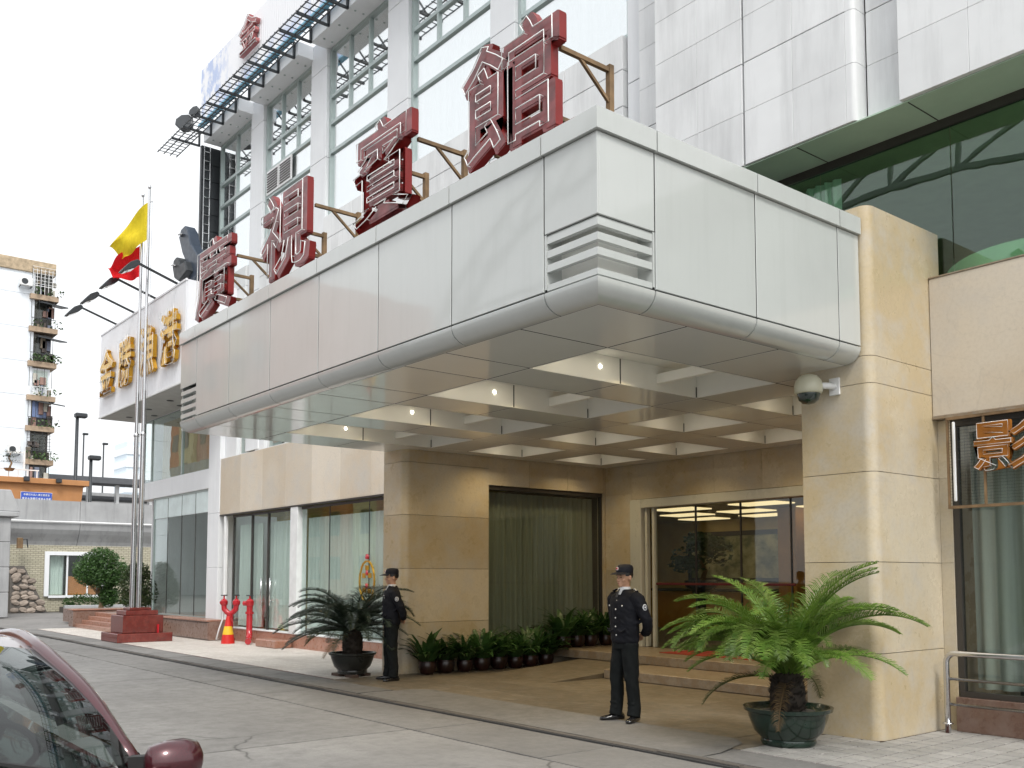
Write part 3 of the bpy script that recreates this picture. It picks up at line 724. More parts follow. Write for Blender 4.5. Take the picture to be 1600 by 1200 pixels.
for k in range(4):
    z = 4.405 - k * .118
    box('louvre_slat', -14.54, -13.905, YC + .012, YC + .06, z, z + .062, MT['alu'], can, .003)
# ---- soffit: flat panels between coffers
gxl = [-14.53, -13.56, -12.37, -11.61, -10.43, -9.67, -8.48, -7.72, -6.55, XR - RQ]
gyl = [YC + RQ, 6.49, 7.84, 9.19, 9.98, 11.21, 11.98, 13.24, 13.74]
cofx = [(-13.56, -12.37), (-11.61, -10.43), (-9.67, -8.48), (-7.72, -6.55)]
cofy = [(6.49, 9.19), (9.98, 11.21), (11.98, 13.24)]
jb = MB()
for a, b in zip(gxl[:-1], gxl[1:]):
    for c, d in zip(gyl[:-1], gyl[1:]):
        if any(abs(a - u) < .01 for u, _ in cofx) and any(u - .01 < c and d < w_ + .01 for u, w_ in cofy): continue
        a2, b2 = a, b
        if c > 8.75: a2 = max(a, -13.95); b2 = min(b, -6.08)
        if b2 - a2 < .03: continue
        jb.box(a2, b2, c, d, ZS + .031, ZS + .034); jb.box(a2, a2 + .0125, c, d, ZS + .002, ZS + .0305); jb.box(b2 - .0125, b2, c, d, ZS + .002, ZS + .0305); jb.box(a2 + .013, b2 - .013, c, c + .0125, ZS + .002, ZS + .0305); jb.box(a2 + .013, b2 - .013, d - .0125, d, ZS + .002, ZS + .0305)
        box('soffit_panel', a2 + .013, b2 - .013, c + .013, d - .013, ZS, ZS + .03, MT['alu_soffit'], can, .002)
jb.build('joint_backing', MT['joint'], can)
MB().box(-14.5, -5.7, 5.5, 8.72, ZS + .55, ZS + .57).box(-13.93, -6.1, 8.72, 13.72, ZS + .55, ZS + .57).build('ceiling_void', MT['joint'], can)
CH = .30
disc_w = emit('small_glow_disc', (1.0, 0.92, 0.74), 9.0)  # small emissive discs on the side walls of the long coffers
lamp_e = emit('lit_downlight', (1.0, 0.88, 0.68), 40.0)
for ci, (a, b) in enumerate(cofx):
    for ri, (c, d) in enumerate(cofy):
        m = MB(); t_ = .012
        m.box(a, a + t_, c, d, ZS - .001, ZS + CH); m.box(b - t_, b, c, d, ZS - .001, ZS + CH)
        m.box(a + t_, b - t_, c, c + t_, ZS - .001, ZS + CH); m.box(a + t_, b - t_, d - t_, d, ZS - .001, ZS + CH); m.box(a, b, c, d, ZS + CH + .001, ZS + CH + .02)
        cf = m.build('coffer', MT['coffer'], can)
        if ri == 0:      # shallow rib across the long coffers and the seam on the side wall
            box('rib', a + .014, b - .014, 8.45, 8.52, ZS + .085, ZS + .20, MT['coffer'], cf, .003)
            for yd in (6.86, 7.52): MB().tube([(a + .0122, yd, ZS + .165), (a + .020, yd, ZS + .165)], .020, 12).build('glow_disc', disc_w, cf)
            box('seam', a + .0125, a + .016, 7.832, 7.848, ZS + .004, ZS + CH - .004, MT['joint'], cf, 0)
        box('corner_seam', a + .0125, a + .020, d - .024, d - .0125, ZS + .002, ZS + .13, MT['joint'], cf, 0)
        sp_ = bpy.data.lights.new('downlight_beam', 'SPOT'); sp_.energy = 34; sp_.color = (1.0, 0.76, 0.40); sp_.spot_size = R(125); sp_.spot_blend = .7; sp_.shadow_soft_size = .05
        link('downlight_beam', sp_, cf, Vector(((a + b) / 2 - .15, (c + d) / 2, ZS + CH - .03)) - wloc(cf))
        for k, yk in enumerate(((c + .35, c + 1.05) if ri == 0 else ((c + d) / 2,))):
            l_ = MB().lathe([(.062, 0), (.062, -.008), (.050, -.012)], ((a + b) / 2 - .15, yk, ZS + CH), 16).build('downlight_ring', MT['frame_white'], cf)
            MB().lathe([(.048, -.013), (.040, -.016)], ((a + b) / 2 - .15, yk, ZS + CH), 14).build('downlight', lamp_e, cf)
can.scale = (0.9776, 0.9776, 0.9776); can.location = (-9.776, 6.843, 3.712)  # whole canopy scaled about the camera, baked into this scale and location
# ================================================================== lettering
def glyph(ch, extrude, offset, res=2):
    cu = bpy.data.curves.new('glyph', 'FONT'); cu.body = ch; cu.extrude = extrude; cu.offset = offset; cu.resolution_u = res
    o = bpy.data.objects.new('glyph', cu); COL.objects.link(o)
    dg = bpy.context.evaluated_depsgraph_get(); dg.update()
    me = bpy.data.meshes.new_from_object(o.evaluated_get(dg))
    bpy.data.objects.remove(o); bpy.data.curves.remove(cu)
    return me

def outline_loops(ch, offset):
    """closed outlines of the glyph, as lists of 2D points"""
    me = glyph(ch, 0.05, offset, 2)
    bm = bmesh.new(); bm.from_mesh(me); bmesh.ops.remove_doubles(bm, verts=bm.verts[:], dist=1e-5)
    top = [e for e in bm.edges if all(v.co.z > 0.04 for v in e.verts) and any(abs(f.normal.z) < 0.5 for f in e.link_faces)]
    adj = {}
    for e in top:
        a, b = e.verts; adj.setdefault(a.index, []).append(b.index); adj.setdefault(b.index, []).append(a.index)
    bm.verts.ensure_lookup_table(); seen = set(); loops = []
    for s in adj:
        if s in seen: continue
        lp = [s]; seen.add(s); cur = s
        while True:
            nx = [q for q in adj[cur] if q not in seen]
            if not nx: break
            cur = nx[0]; seen.add(cur); lp.append(cur)
        if len(lp) > 3: loops.append([(bm.verts[i].co.x, bm.verts[i].co.y) for i in lp])
    bm.free(); bpy.data.meshes.remove(me)
    return loops

def letter_part(name, ch, depth, offset, x0, z0, w, h, y, mat, parent, y_back=None):
    """extruded character whose box is x0..x0+w, z0..z0+h, front at y"""
    me = glyph(ch, depth / 2, offset)
    xs_ = [v.co.x for v in me.vertices]; ys_ = [v.co.y for v in me.vertices]
    ax, bx_, ay, by_ = min(xs_), max(xs_), min(ys_), max(ys_)
    wl = wloc(parent)
    for v in me.vertices:
        X = x0 + (v.co.x - ax) / (bx_ - ax) * w; Z = z0 + (v.co.y - ay) / (by_ - ay) * h; Y = y + depth / 2 - v.co.z
        v.co = (X - wl.x, Y - wl.y, Z - wl.z)
    me.materials.clear(); me.materials.append(mat); me.name = name
    return link(name, me, parent), (ax, bx_, ay, by_)

def neon_part(ch, offset, ref, x0, z0, w, h, y, r, mat, parent, name='neon_tube', lift=0.05):
    ax, bx_, ay, by_ = ref; m = MB()
    for lp in outline_loops(ch, offset):
        pts = [(x0 + (px - ax) / (bx_ - ax) * w, y, z0 + (py - ay) / (by_ - ay) * h) for px, py in lp]
        # thin the points, close the loop
        out = [pts[0]]
        for p in pts[1:]:
            if (Vector(p) - Vector(out[-1])).length > 0.03: out.append(p)
        out.append(out[0]); m.tube(out, r, 5, cap=False)
        for p in out[::6]: m.tube([p, (p[0], y + lift, p[2])], r * .6, 4)
    return m.build(name, mat, parent, smooth=True)

def bold_letter(ch, depth, shift, x0, z0, w, h, y, face, side, parent):
    """channel letter: strokes thickened by overlapping offset copies, front faces in their own colour"""
    me = glyph(ch, depth / 2, .012); xs_ = [v.co.x for v in me.vertices]; ys_ = [v.co.y for v in me.vertices]
    ax, bx_, ay, by_ = min(xs_), max(xs_), min(ys_), max(ys_); m = MB(); W, H = w - 2 * shift, h - 2 * shift; fr_ = []
    for k in range(9):
        a = k * math.pi / 4; dx, dz = (0, 0) if k == 8 else (shift * math.cos(a), shift * math.sin(a))
        m.add([(x0 + shift + (v.co.x - ax) / (bx_ - ax) * W + dx, y + depth / 2 - v.co.z + k * .0009, z0 + shift + (v.co.y - ay) / (by_ - ay) * H + dz) for v in me.vertices], [tuple(p.vertices) for p in me.polygons])
    bpy.data.meshes.remove(me); o = m.build('letter_body', face, parent, fix=False); o.data.materials.append(side)
    for p in o.data.polygons: p.material_index = 0 if abs(p.normal.y) > .7 else 1
    return o, (ax, bx_, ay, by_)

red_label = ['dark red neon channel letter at the far end of the canopy roof', 'dark red neon channel letter, second from the far end of the canopy roof',
             'dark red neon channel letter, second from the near corner of the canopy roof', 'largest-looking dark red neon channel letter, nearest the canopy corner']
for i, (ch, x0, w) in enumerate((('廣', -14.39, 1.39), ('視', -12.0, 1.43), ('賓', -9.50, 1.27), ('館', -7.38, 1.43))):  # letter positions and sizes already scaled about the camera, like the canopy
    z0, h = 5.51, 1.19
    L = thing('neon_letter', red_label[i], 'sign letter', (x0 + w / 2, 5.38, 5.30), group='red neon letters on the canopy roof')
    _, ref = bold_letter(ch, .085, .024, x0, z0, w, h, 5.34, MT['red_face'], MT['red_side'], L)
    neon_part(ch, .008, ref, x0 + .045, z0 + .045, w - .09, h - .09, 5.298, .0062, MT['neon'], L)
    # steel posts and arms behind, standing on the canopy roof
    for px in (x0 + .35, x0 + w - .15):
        m = MB(); m.bar((px, 6.1, 5.06), (px, 6.1, 6.36), .055)
        for z in (5.66, 6.31):
            m.bar((px, 6.1, z), (px, 5.48, z), .04)
        m.bar((px, 6.09, 6.0), (px, 5.72, 6.30), .028); m.bar((px, 6.1, 5.4), (px + .16, 6.4, 5.06), .03); m.bar((px, 5.55, 5.06), (px, 5.55, 5.66), .03)
        m.build('support_post', MT['rust'], L)

# ---- white sign box on the wing with gilt characters
wing = thing('restaurant_wing', 'lower glazed wing with a big white sign box beyond the canopy', 'building', (-28, 10.05, .5))
fb = MB().box(-31.38, -24.0, 8.70, 10.9, 6.62, 9.28).build('sign_box', MT['fascia'], wing)
k = 0; x = -31.38
while x < -24.02:
    box('rib_strip', x + .002, min(x + .118, -24.0), 8.672, 8.699, 6.66, 9.24, MT['fascia'], fb, .006); x += .12
box('sign_box_trim', -31.40, -23.98, 8.655, 8.699, 9.241, 9.30, MT['fascia'], fb, .004); box('sign_box_trim', -31.40, -23.98, 8.655, 8.699, 6.60, 6.659, MT['frame_white'], fb, .004)
box('soffit_board', -31.36, -24.02, 8.72, 10.0, 6.600, 6.618, plain('grey_soffit', (0.40, 0.41, 0.40), 0.5), wing, .003)
for x, y in ((-30.4, 9.3), (-28.6, 9.3), (-29.6, 9.8), (-26.8, 9.3), (-25.4, 9.6), (-27.4, 9.8)):
    MB().lathe([(.09, 0), (.10, -.012), (.06, -.014)], (x, y, 6.60), 16).build('downlight', MT['iron'], wing)
gold_label = ['gilt raised character farthest out on the white sign box', 'gilt raised character beside the first one on the white sign box',
              'gilt raised character half hidden by the flagpoles', 'gilt raised character on the white sign box next to the canopy']
for i, (ch, x0, w) in enumerate((('金', -31.0, 1.45), ('勝', -29.15, 1.35), ('漁', -27.25, 1.38), ('港', -25.55, 1.40))):
    L = thing('gilt_character', gold_label[i], 'sign letter', (x0 + w / 2, 8.66, 7.2), group='gilt characters on the sign box')
    _, rf = bold_letter(ch, .10, .012, x0 + .06, 7.20, w - .12, 1.40, 8.53, MT['gold'], MT['gold_side'], L)
    neon_part(ch, .026, rf, x0 + .03, 7.17, w - .06, 1.46, 8.50, .005, MT['neon'], L, 'outline_tube', .12)
# ---- floodlights on arms above the sign box
for i, xa in enumerate((-29.84, -28.18, -26.36, -24.66)):
    fl = thing('sign_floodlight', ['farthest', 'second farthest', 'second nearest', 'nearest'][i] + ' of the floodlights on long arms over the white sign box', 'floodlight', (xa, 8.7, 9.3), group='floodlights over the sign box')
    m = MB()
    for dx in (-.045, .045): m.tube([(xa + dx, 8.70, 9.30), (xa + dx, 7.62, 9.66)], .017, 6)
    m.tube([(xa - .06, 7.62, 9.66), (xa + .06, 7.62, 9.66)], .02, 6); m.build('arm', MT['iron'], fl)
    MB().extr([(7.66, 9.66), (7.60, 9.70), (7.42, 9.60), (7.24, 9.38), (7.22, 9.33), (7.30, 9.34), (7.52, 9.46), (7.66, 9.58)], 'x', xa - .17, xa + .17).build('lamp_head', MT['iron'], fl, bevel=.012)
    MB().extr([(7.52, 9.445), (7.29, 9.322), (7.285, 9.332), (7.515, 9.457)], 'x', xa - .14, xa + .14).build('lamp_glass', MT['neon'], fl)
# ---- wing: glass storeys
wh = MT['pilaster']
box('corner_pier', -25.58, -24.80, 9.98, 10.5, .5, 1.9, wh, wing, .006); box('corner_pier', -25.58, -24.80, 9.98, 10.5, 1.906, 3.36, wh, wing, .006); box('corner_pier', -25.58, -24.80, 9.98, 10.5, 3.366, 6.6, wh, wing, .006)
box('spandrel', -31.4, -25.585, 10.0, 10.35, 4.08, 4.62, wh, wing, .006)
lo = MB()
for x in (-30.15, -25.62): lo.box(x - .03, x + .03, 10.05, 10.11, .56, 4.078)
lo.box(-30.12, -25.65, 10.05, 10.11, .52, .56); lo.box(-30.12, -25.65, 10.05, 10.11, 4.03, 4.078)
lo = lo.build('shop_window', MT['frame'], wing)
gw = [-30.12, -28.95, -27.8, -26.72, -25.65]
for a, b in zip(gw[:-1], gw[1:]):
    box('glazing_bar', b - .010, b + .010, 10.068, 10.09, .56, 4.03, MT['frame_dark'] if b < -25.7 else MT['frame'], lo, 0); box('pane', a + .011, b - .011, 10.074, 10.086, .56, 3.42, MT['glass'], lo, 0); box('transom_pane', a + .011, b - .011, 10.074, 10.086, 3.44, 4.03, MT['frosted'], lo, 0)
    box('blind', a + .03, b - .03, 10.16, 10.17, 3.46, 4.03, MT['sheer_white'], lo, 0)
up_ = MB()
for x in (-31.35, -30.55, -27.9, -25.62): up_.box(x - .04, x + .04, 10.06, 10.13, 4.64, 6.58)
up_.box(-31.31, -25.66, 10.062, 10.128, 4.622, 4.645); up_.box(-31.31, -25.66, 10.062, 10.128, 6.575, 6.598); up_ = up_.build('upper_window', MT['frame'], wing)
for a, b in ((-31.31, -30.59), (-30.51, -27.94), (-27.86, -25.66)): box('pane', a, b, 10.084, 10.096, 4.63, 6.59, MT['glass'], up_, 0)
curtain('drape', (-30.4, 10.35), (-25.7, 10.35), 4.65, 6.5, MT['drape_warm'], up_, .25, .05, 61)
# shop interior
box('back_wall', -31, -25.5, 14.5, 14.6, .5, 4.1, plain('pale_shop_wall', (0.45, 0.50, 0.47), 0.7), wing, 0); box('ceiling', -31.3, -25.5, 10.4, 14.5, 4.1, 4.2, plain('shop_ceiling', (0.6, 0.62, 0.6), 0.7), wing, 0)
box('back_wall', -31.4, -25.5, 11.6, 11.7, 4.2, 6.6, MT['room'], wing, 0); box('side_wall', -31.4, -31.3, 10.4, 14.6, .5, 6.6, wh, wing, 0)
box('counter', -27.2, -26.2, 11.2, 12.0, .52, 1.4, MT['clad'], wing, .01); box('shelf', -29.8, -26.0, 13.6, 14.2, 2.2, 2.26, MT['frame_white'], wing, .01)
# granite terrace in front of the wing with the steps up to it
ter = MB().box(-38, -24.0, 9.46, 14, .03, .50).build('terrace', MT['granite_brown']); tag(ter, kind='structure')
for a, b in ((-24.0 - 1.9, -24.0), (-27.8, -25.9)): box('granite_slab', a + .004, b - .004, 9.43, 9.459, .06, .47, MT['granite_brown'], ter, .004)
for a in (-27.8, -25.9): box('coping', a + .003, a + 1.897, 9.40, 9.9, .502, .545, MT['granite_pink'], ter, .006)
for k in range(4):
    box('step', -33.3, -27.81, 8.66 + k * .2, 9.47, .021 + k * .119, .021 + (k + 1) * .119 - .002, MT['granite_pink'], ter, .006)
box('cheek_wall', -33.85, -33.31, 8.6, 11.5, .03, .56, MT['granite_brown'], ter, .01); box('cheek_coping', -33.88, -33.28, 8.57, 11.5, .562, .60, MT['granite_pink'], ter, .006)

# ---- lit-sign frame with one big character, over the window right of the pillar
fr = thing('neon_sign_frame', 'rusty wire-mesh sign frame with orange neon character over the right window', 'sign', (-4.4, 9.9, 2.35))
m = MB()
for z in (2.36, 3.30): m.bar((-4.93, 9.92, z), (3.5, 9.92, z), .03)
for x in (-4.93, -4.55, -3.6, -2.4, -1.2, 0, 1.2, 2.4, 3.5): m.bar((x, 9.92, 2.345), (x, 9.92, 3.315), .022)
m.build('mesh_frame', MT['rust'], fr)
m = MB()
for k in range(28): m.bar((-4.92, 9.935, 2.40 + k * .032), (3.5, 9.935, 2.40 + k * .032), .0022)
for k in range(120): m.bar((-4.9 + k * .07, 9.935, 2.37), (-4.9 + k * .07, 9.935, 3.29), .0016)
tag(m.build('wire_mesh', MT['iron'], fr), kind='stuff')
box('tube_light', -4.875, -4.845, 9.90, 9.925, 2.42, 3.26, MT['frame_white'], fr, .01)
orange = plain('orange_letter', (0.34, 0.125, 0.018), 0.35, 0.1, 0.3, 8)
_, rf = letter_part('character', '影', .05, .026, -4.64, 2.70, .66, .52, 9.86, orange, fr)
neon_part('影', .004, rf, -4.645, 2.695, .67, .53, 9.845, .003, MT['neon'], fr, 'neon_tube', .03)
# ================================================================== roof walkway and billboard
wk = thing('roof_walkway', 'dark metal grid walkway on brackets along the top of the white facade', 'walkway', (-20, 9.3, 13.8))
m = MB()
for y in (8.90, 9.08, 9.26, 9.44): m.bar((-27.2, y, 13.83), (-9.0, y, 13.83), .022)
m.build('rail', MT['iron'], wk)
x = -27.1
gm = MB()
while x < -9.0: gm.bar((x, 8.88, 13.85), (x, 9.46, 13.85), .016); x += .212
tag(gm.build('cross_bar', MT['iron'], wk), kind='stuff')
x = -26.0
while x < -9:
    b_ = MB(); b_.bar((x, 8.88, 13.80), (x, 9.66, 13.80), .05); b_.bar((x, 9.66, 13.78), (x, 9.66, 14.18), .05); b_.bar((x, 9.62, 14.16), (x, 9.3, 13.83), .03)
    b_.build('bracket', MT['iron'], wk); x += .845
bb = thing('roof_billboard', 'long white corrugated billboard with faded blue print above the roof edge', 'billboard', (-18, 9.6, 14.2))
def board_mat():
    m, t, b = nmat('faded_printed_sheet'); v = wpos(t)
    n = noise(t, wpos(t, (1, 1, .8)), 2.2, 6, .65); sx_ = N(t, 'ShaderNodeSeparateXYZ'); t.links.new(v, sx_.inputs[0])
    mr = N(t, 'ShaderNodeMapRange'); mr.inputs[1].default_value = -23.3; mr.inputs[2].default_value = -24.4; t.links.new(sx_.outputs[0], mr.inputs[0])
    mz = N(t, 'ShaderNodeMapRange'); mz.inputs[1].default_value = 14.75; mz.inputs[2].default_value = 14.35; t.links.new(sx_.outputs[2], mz.inputs[0])
    mm = N(t, 'ShaderNodeMath', operation='MAXIMUM'); t.links.new(mr.outputs[0], mm.inputs[0]); t.links.new(mz.outputs[0], mm.inputs[1])
    m2 = N(t, 'ShaderNodeMath', operation='MULTIPLY'); t.links.new(mm.outputs[0], m2.inputs[0]); t.links.new(ramp(t, n, [(.46, 0), (.56, 1)]), m2.inputs[1])
    t.links.new(mixc(t, m2.outputs[0], (0.80, 0.81, 0.84), (0.46, 0.54, 0.74)), b.inputs['Base Color']); b.inputs['Roughness'].default_value = .5
    return m
bmt = board_mat()
m = MB(); x = -25.52; i = 0
pr = []
while x < -8: pr.append((x, 9.50 + (0.018 if i % 2 else 0))); x += .06; i += 1
n = len(pr)
m.v = [(a, b, 14.20) for a, b in pr] + [(a, b, 15.75) for a, b in pr] + [(pr[0][0], 9.58, 14.20), (pr[-1][0], 9.58, 14.20), (pr[0][0], 9.58, 15.75), (pr[-1][0], 9.58, 15.75)]
m.f = [(k, k + 1, n + k + 1, n + k) for k in range(n - 1)] + [(2*n, 2*n+2, 2*n+3, 2*n+1)]
m.build('corrugated_sheet', bmt, bb)
box('base_strip', -25.6, -8, 9.46, 9.62, 14.145, 14.198, plain('blue_strip', (0.18, 0.45, 0.62), .4), bb, .004)
m = MB()
for x in (-25.2, -23.2, -21.2, -19.2, -17.2, -15, -13, -11): m.bar((x, 9.6, 14.15), (x, 9.6, 15.7), .05); m.bar((x, 9.62, 15.5), (x, 10.6, 14.42), .04)
m.build('strut', MT['iron'], bb)
Lr = thing('roof_letter', 'faded pink character mounted on the corrugated roof billboard', 'sign letter', (-22.1, 9.45, 14.8))
_, rf = letter_part('letter_body', '金', .10, .018, -22.65, 14.80, 1.08, .92, 9.38, plain('faded_red', (0.42, 0.14, 0.14), .5), Lr)
neon_part('金', .01, rf, -22.66, 14.79, 1.10, .94, 9.36, .008, MT['neon'], Lr)
for i, (lx, ly, lz, rz, lab) in enumerate(((-26.2, 9.3, 14.45, 10, 'large black roof floodlight at the end of the walkway'), (-26.0, 9.5, 14.75, -10, 'small black roof floodlight above the larger one'),)):
    fl = thing('roof_floodlight', lab, 'floodlight', (lx, ly, lz)); s_ = .26 - .09 * i
    MB().lathe([(s_ * .35, -s_ * .9), (s_ * .8, -s_ * .7), (s_, 0), (s_ * 1.02, .04), (s_ * .9, .05)], (0, 0, 0), 8).build('lamp_head', MT['iron'], fl, local=True)
    MB().tube([(0, .25 * s_, -s_), (.15, .5 * s_, -s_ * 1.6)], .025, 6).build('yoke', MT['iron'], fl, local=True)
    fl.rotation_euler = (R(70), R(20), R(30 + rz))
# big searchlights standing behind the sign box
sb_m = plain('dark_blue_paint', (0.035, 0.05, 0.075), .4)
fl = thing('searchlight', 'large tilted dark blue searchlight by the fin behind the first red letter', 'floodlight', (-24.4, 9.0, 9.3))
MB().extr([(-25.45, 10.82), (-25.30, 11.02), (-25.02, 11.05), (-24.80, 10.85), (-24.55, 10.40), (-23.95, 9.90), (-23.60, 9.45), (-24.55, 9.40), (-24.78, 9.90), (-25.15, 10.30)], 'y', 8.95, 9.25).build('housing', sb_m, fl, bevel=.03)
MB().lathe([(.10, -.02), (.13, 0), (.10, .02)], (-25.12, 8.94, 10.80), 12).build('hinge', MT['steel'], fl); MB().tube([(-24.0, 9.1, 9.4), (-24.0, 9.3, 9.25)], .05, 6).build('bracket', MT['rust'], fl)
fl = thing('searchlight', 'lower rounded dark searchlight on the edge of the white sign box', 'floodlight', (-24.9, 8.9, 9.3))
MB().extr([(-25.40, 9.95), (-25.32, 10.14), (-25.12, 10.18), (-24.96, 10.06), (-24.85, 9.90), (-24.5, 9.92), (-24.3, 9.60), (-24.9, 9.45), (-25.25, 9.62)], 'y', 8.78, 9.05).build('housing', MT['iron'], fl, bevel=.03)
MB().tube([(-24.9, 8.95, 9.5), (-24.9, 8.95, 9.28)], .05, 6).build('bracket', MT['rust'], fl); MB().lathe([(.07, -.02), (.09, 0), (.07, .02)], (-25.2, 8.77, 9.95), 12).build('hinge', MT['steel'], fl)

# ================================================================== street end: viaduct, brick house, orange block, tower
def conc(name, c): return concrete_mat(name, c, .8, .6, False, .4)
via = thing('viaduct', 'stained grey concrete viaduct with a rounded underside at the end of the street', 'viaduct', (-50, 14, 3))
vm = plain('stained_viaduct_concrete', (0.36, 0.365, 0.37), .8, 0, .14, .9, bmp=.1, bscale=12, dirt=.55)
pr = [(-49.7, 5.35), (-49.7, 4.38), (-49.74, 4.30), (-49.6, 4.25)] + [(-49.6 - .55 * math.sin(i * math.pi / 12) ** 1.5, 4.22 - 1.15 * (i / 6) ** .8) for i in range(1, 7)] + [(-56, 3.05), (-56, 5.35)]
for a, b in ((9.2, 13.0), (13.0, 17.0), (17.0, 21.0), (21.0, 26)):
    m = MB(); m.v = [(x, y, z) for y in (a + .01, b - .01) for x, z in pr]; k = len(pr)
    m.f = [tuple(range(k)), tuple(range(2*k-1, k-1, -1))] + [(i, k+i, k+(i+1) % k, (i+1) % k) for i in range(k)]; m.build('girder', vm, via)
MB().tube([(-49.55, 9.2, 4.32), (-49.55, 26, 4.32)], .045, 8).build('conduit', MT['frame_white'], via, smooth=True)
def brick_mat():
    m, t, b = nmat('cream_brick'); v = wpos(t); sp = N(t, 'ShaderNodeSeparateXYZ'); cb = N(t, 'ShaderNodeCombineXYZ'); t.links.new(v, sp.inputs[0]); t.links.new(sp.outputs[1], cb.inputs[0]); t.links.new(sp.outputs[2], cb.inputs[1])
    br = N(t, 'ShaderNodeTexBrick', Scale=1.0); t.links.new(cb.outputs[0], br.inputs['Vector'])
    br.inputs['Brick Width'].default_value = .24; br.inputs['Row Height'].default_value = .09; br.inputs['Mortar Size'].default_value = .012
    br.inputs['Color1'].default_value = (.50, .47, .36, 1); br.inputs['Color2'].default_value = (.40, .38, .28, 1); br.inputs['Mortar'].default_value = (.22, .20, .16, 1)
    t.links.new(br.outputs[0], b.inputs['Base Color']); b.inputs['Roughness'].default_value = .85; bump(t, b, br.outputs['Fac'], -.3, .01); return m
bh = thing('brick_house', 'cream brick wall with a white framed window under the viaduct', 'building', (-50.2, 14, 0))
bm_ = brick_mat()
m = MB(); m.box(-50.6, -50.1, 9.0, 11.75, 0, 3.2); m.box(-50.6, -50.1, 14.2, 26, 0, 3.2); m.box(-50.6, -50.1, 11.751, 14.199, 0, .78); m.box(-50.6, -50.1, 11.751, 14.199, 2.72, 3.2)
m.build('wall', bm_, bh)
w_ = MB(); w_.box(-50.15, -49.98, 11.55, 11.75, .74, 2.9); w_.box(-50.15, -49.98, 14.2, 14.42, .74, 2.72); w_.box(-50.15, -49.98, 11.751, 14.199, .66, .779); w_.box(-50.15, -49.98, 11.751, 14.199, 2.721, 2.9); w_.box(-50.15, -50.05, 12.55, 12.62, .78, 2.72); w_.box(-50.15, -50.05, 13.5, 13.56, .78, 2.72)
w_ = w_.build('window', MT['pilaster'], bh)
for a, b in ((11.76, 12.54), (12.63, 13.49), (13.57, 14.19)): box('pane', -50.24, -50.22, a, b, .78, 2.72, MT['glass'], w_, 0)
curtain('curtain', (-50.4, 11.8), (-50.4, 12.5), .8, 2.7, MT['sheer'], w_, .16, .05, 71)
box('board', -50.32, -50.30, 12.65, 14.0, .8, 1.7, plain('orange_board', (0.50, 0.18, 0.05), .6), w_, 0); box('back_wall', -52, -51.9, 9, 20, 0, 3.1, MT['room'], bh, 0)
# rubble stone buttress
rub = thing('rubble_buttress', 'leaning buttress of rough field stones against the brick wall', 'wall', (-49.6, 10.8, 0))
rr = random.Random(9); sm = plain('field_stone', (0.36, 0.30, 0.25), .85, 0, .25, 2, rnd=.35, bmp=.2, bscale=10)
MB().add([(-50.1, 10.0, 0), (-50.1, 11.6, 0), (-50.1, 10.6, 2.2), (-50.1, 10.0, 2.2), (-49.5, 10.0, 0), (-49.5, 11.6, 0), (-49.8, 10.6, 2.2), (-49.8, 10.0, 2.2)], [(0,1,2,3), (7,6,5,4), (0,4,5,1), (1,5,6,2), (2,6,7,3), (3,7,4,0)]).build('core', MT['kerb'], rub)
z = .15
while z < 2.1:
    ymax = 11.6 - 1.1 * z / 2.5; y = 10.1 + rr.uniform(0, .2)
    while y < ymax:
        sz = rr.uniform(.20, .30); xf = -49.5 - .3 * z / 2.5
        me_ = MB().lathe([(sz * .3, -sz * .55), (sz * .8, -sz * .35), (sz, 0), (sz * .75, sz * .4), (sz * .3, sz * .55)], (0, 0, 0), 7)
        me_.v = [(v[0] * .35 + rr.uniform(-.02, .02), v[1] * .85 + rr.uniform(-.02, .02), v[2] * .85 + rr.uniform(-.02, .02)) for v in me_.v]
        o_ = me_.build('stone', sm, rub, local=True); o_.rotation_euler = (rr.uniform(-.5, .5), 0, 0); o_.location = Vector((xf + .02, y, z + rr.uniform(-.07, .07))) - wloc(rub); y += sz * rr.uniform(1.3, 1.6)
    z += rr.uniform(.24, .30)
# planter with hedge in front
pl = thing('stone_planter', 'low grey stone planter along the brick wall', 'planter', (-48.8, 14, 0))
box('kerb_wall', -49.0, -48.75, 12.2, 17.5, -.02, .32, vm, pl, .02); box('soil', -49.75, -49.0, 12.2, 17.5, -.02, .24, MT['kerb'], pl, 0)
# grey gate post at the picture's edge
gp = thing('gate_post', 'massive grey stone gate post with a flat cap at the street end', 'post', (-43.6, 7.8, 0))
for k in range(4): box('block', -45.0, -43.6, 6.2, 8.74, .0 + k * 1.03, 1.025 + k * 1.03, vm, gp, .03)
box('cap', -45.2, -43.4, 6.0, 9.0, 4.13, 4.34, vm, gp, .03); MB().add([(-45.1, 6.1, 4.345), (-43.5, 6.1, 4.345), (-43.5, 9.05, 4.345), (-45.1, 9.05, 4.345), (-45.0, 6.2, 5.25), (-43.6, 6.2, 5.25), (-43.6, 8.7, 5.25), (-45.0, 8.7, 5.25)], [(0,3,2,1), (4,5,6,7), (0,1,5,4), (1,2,6,5), (2,3,7,6), (3,0,4,7)]).build('upper_block', vm, gp, bevel=.03)
wl = thing('wall_lantern', 'dark metal wall lantern under the viaduct beside the gate post', 'lamp', (-49.4, 10.3, 3.3))
MB().box(-.12, .12, -.12, .12, -.3, .2).build('housing', MT['rust'], wl, bevel=.02, local=True); MB().tube([(0, .12, .1), (0, .3, .15), (0, .35, -.25)], .03, 6).build('arm', MT['iron'], wl, local=True)
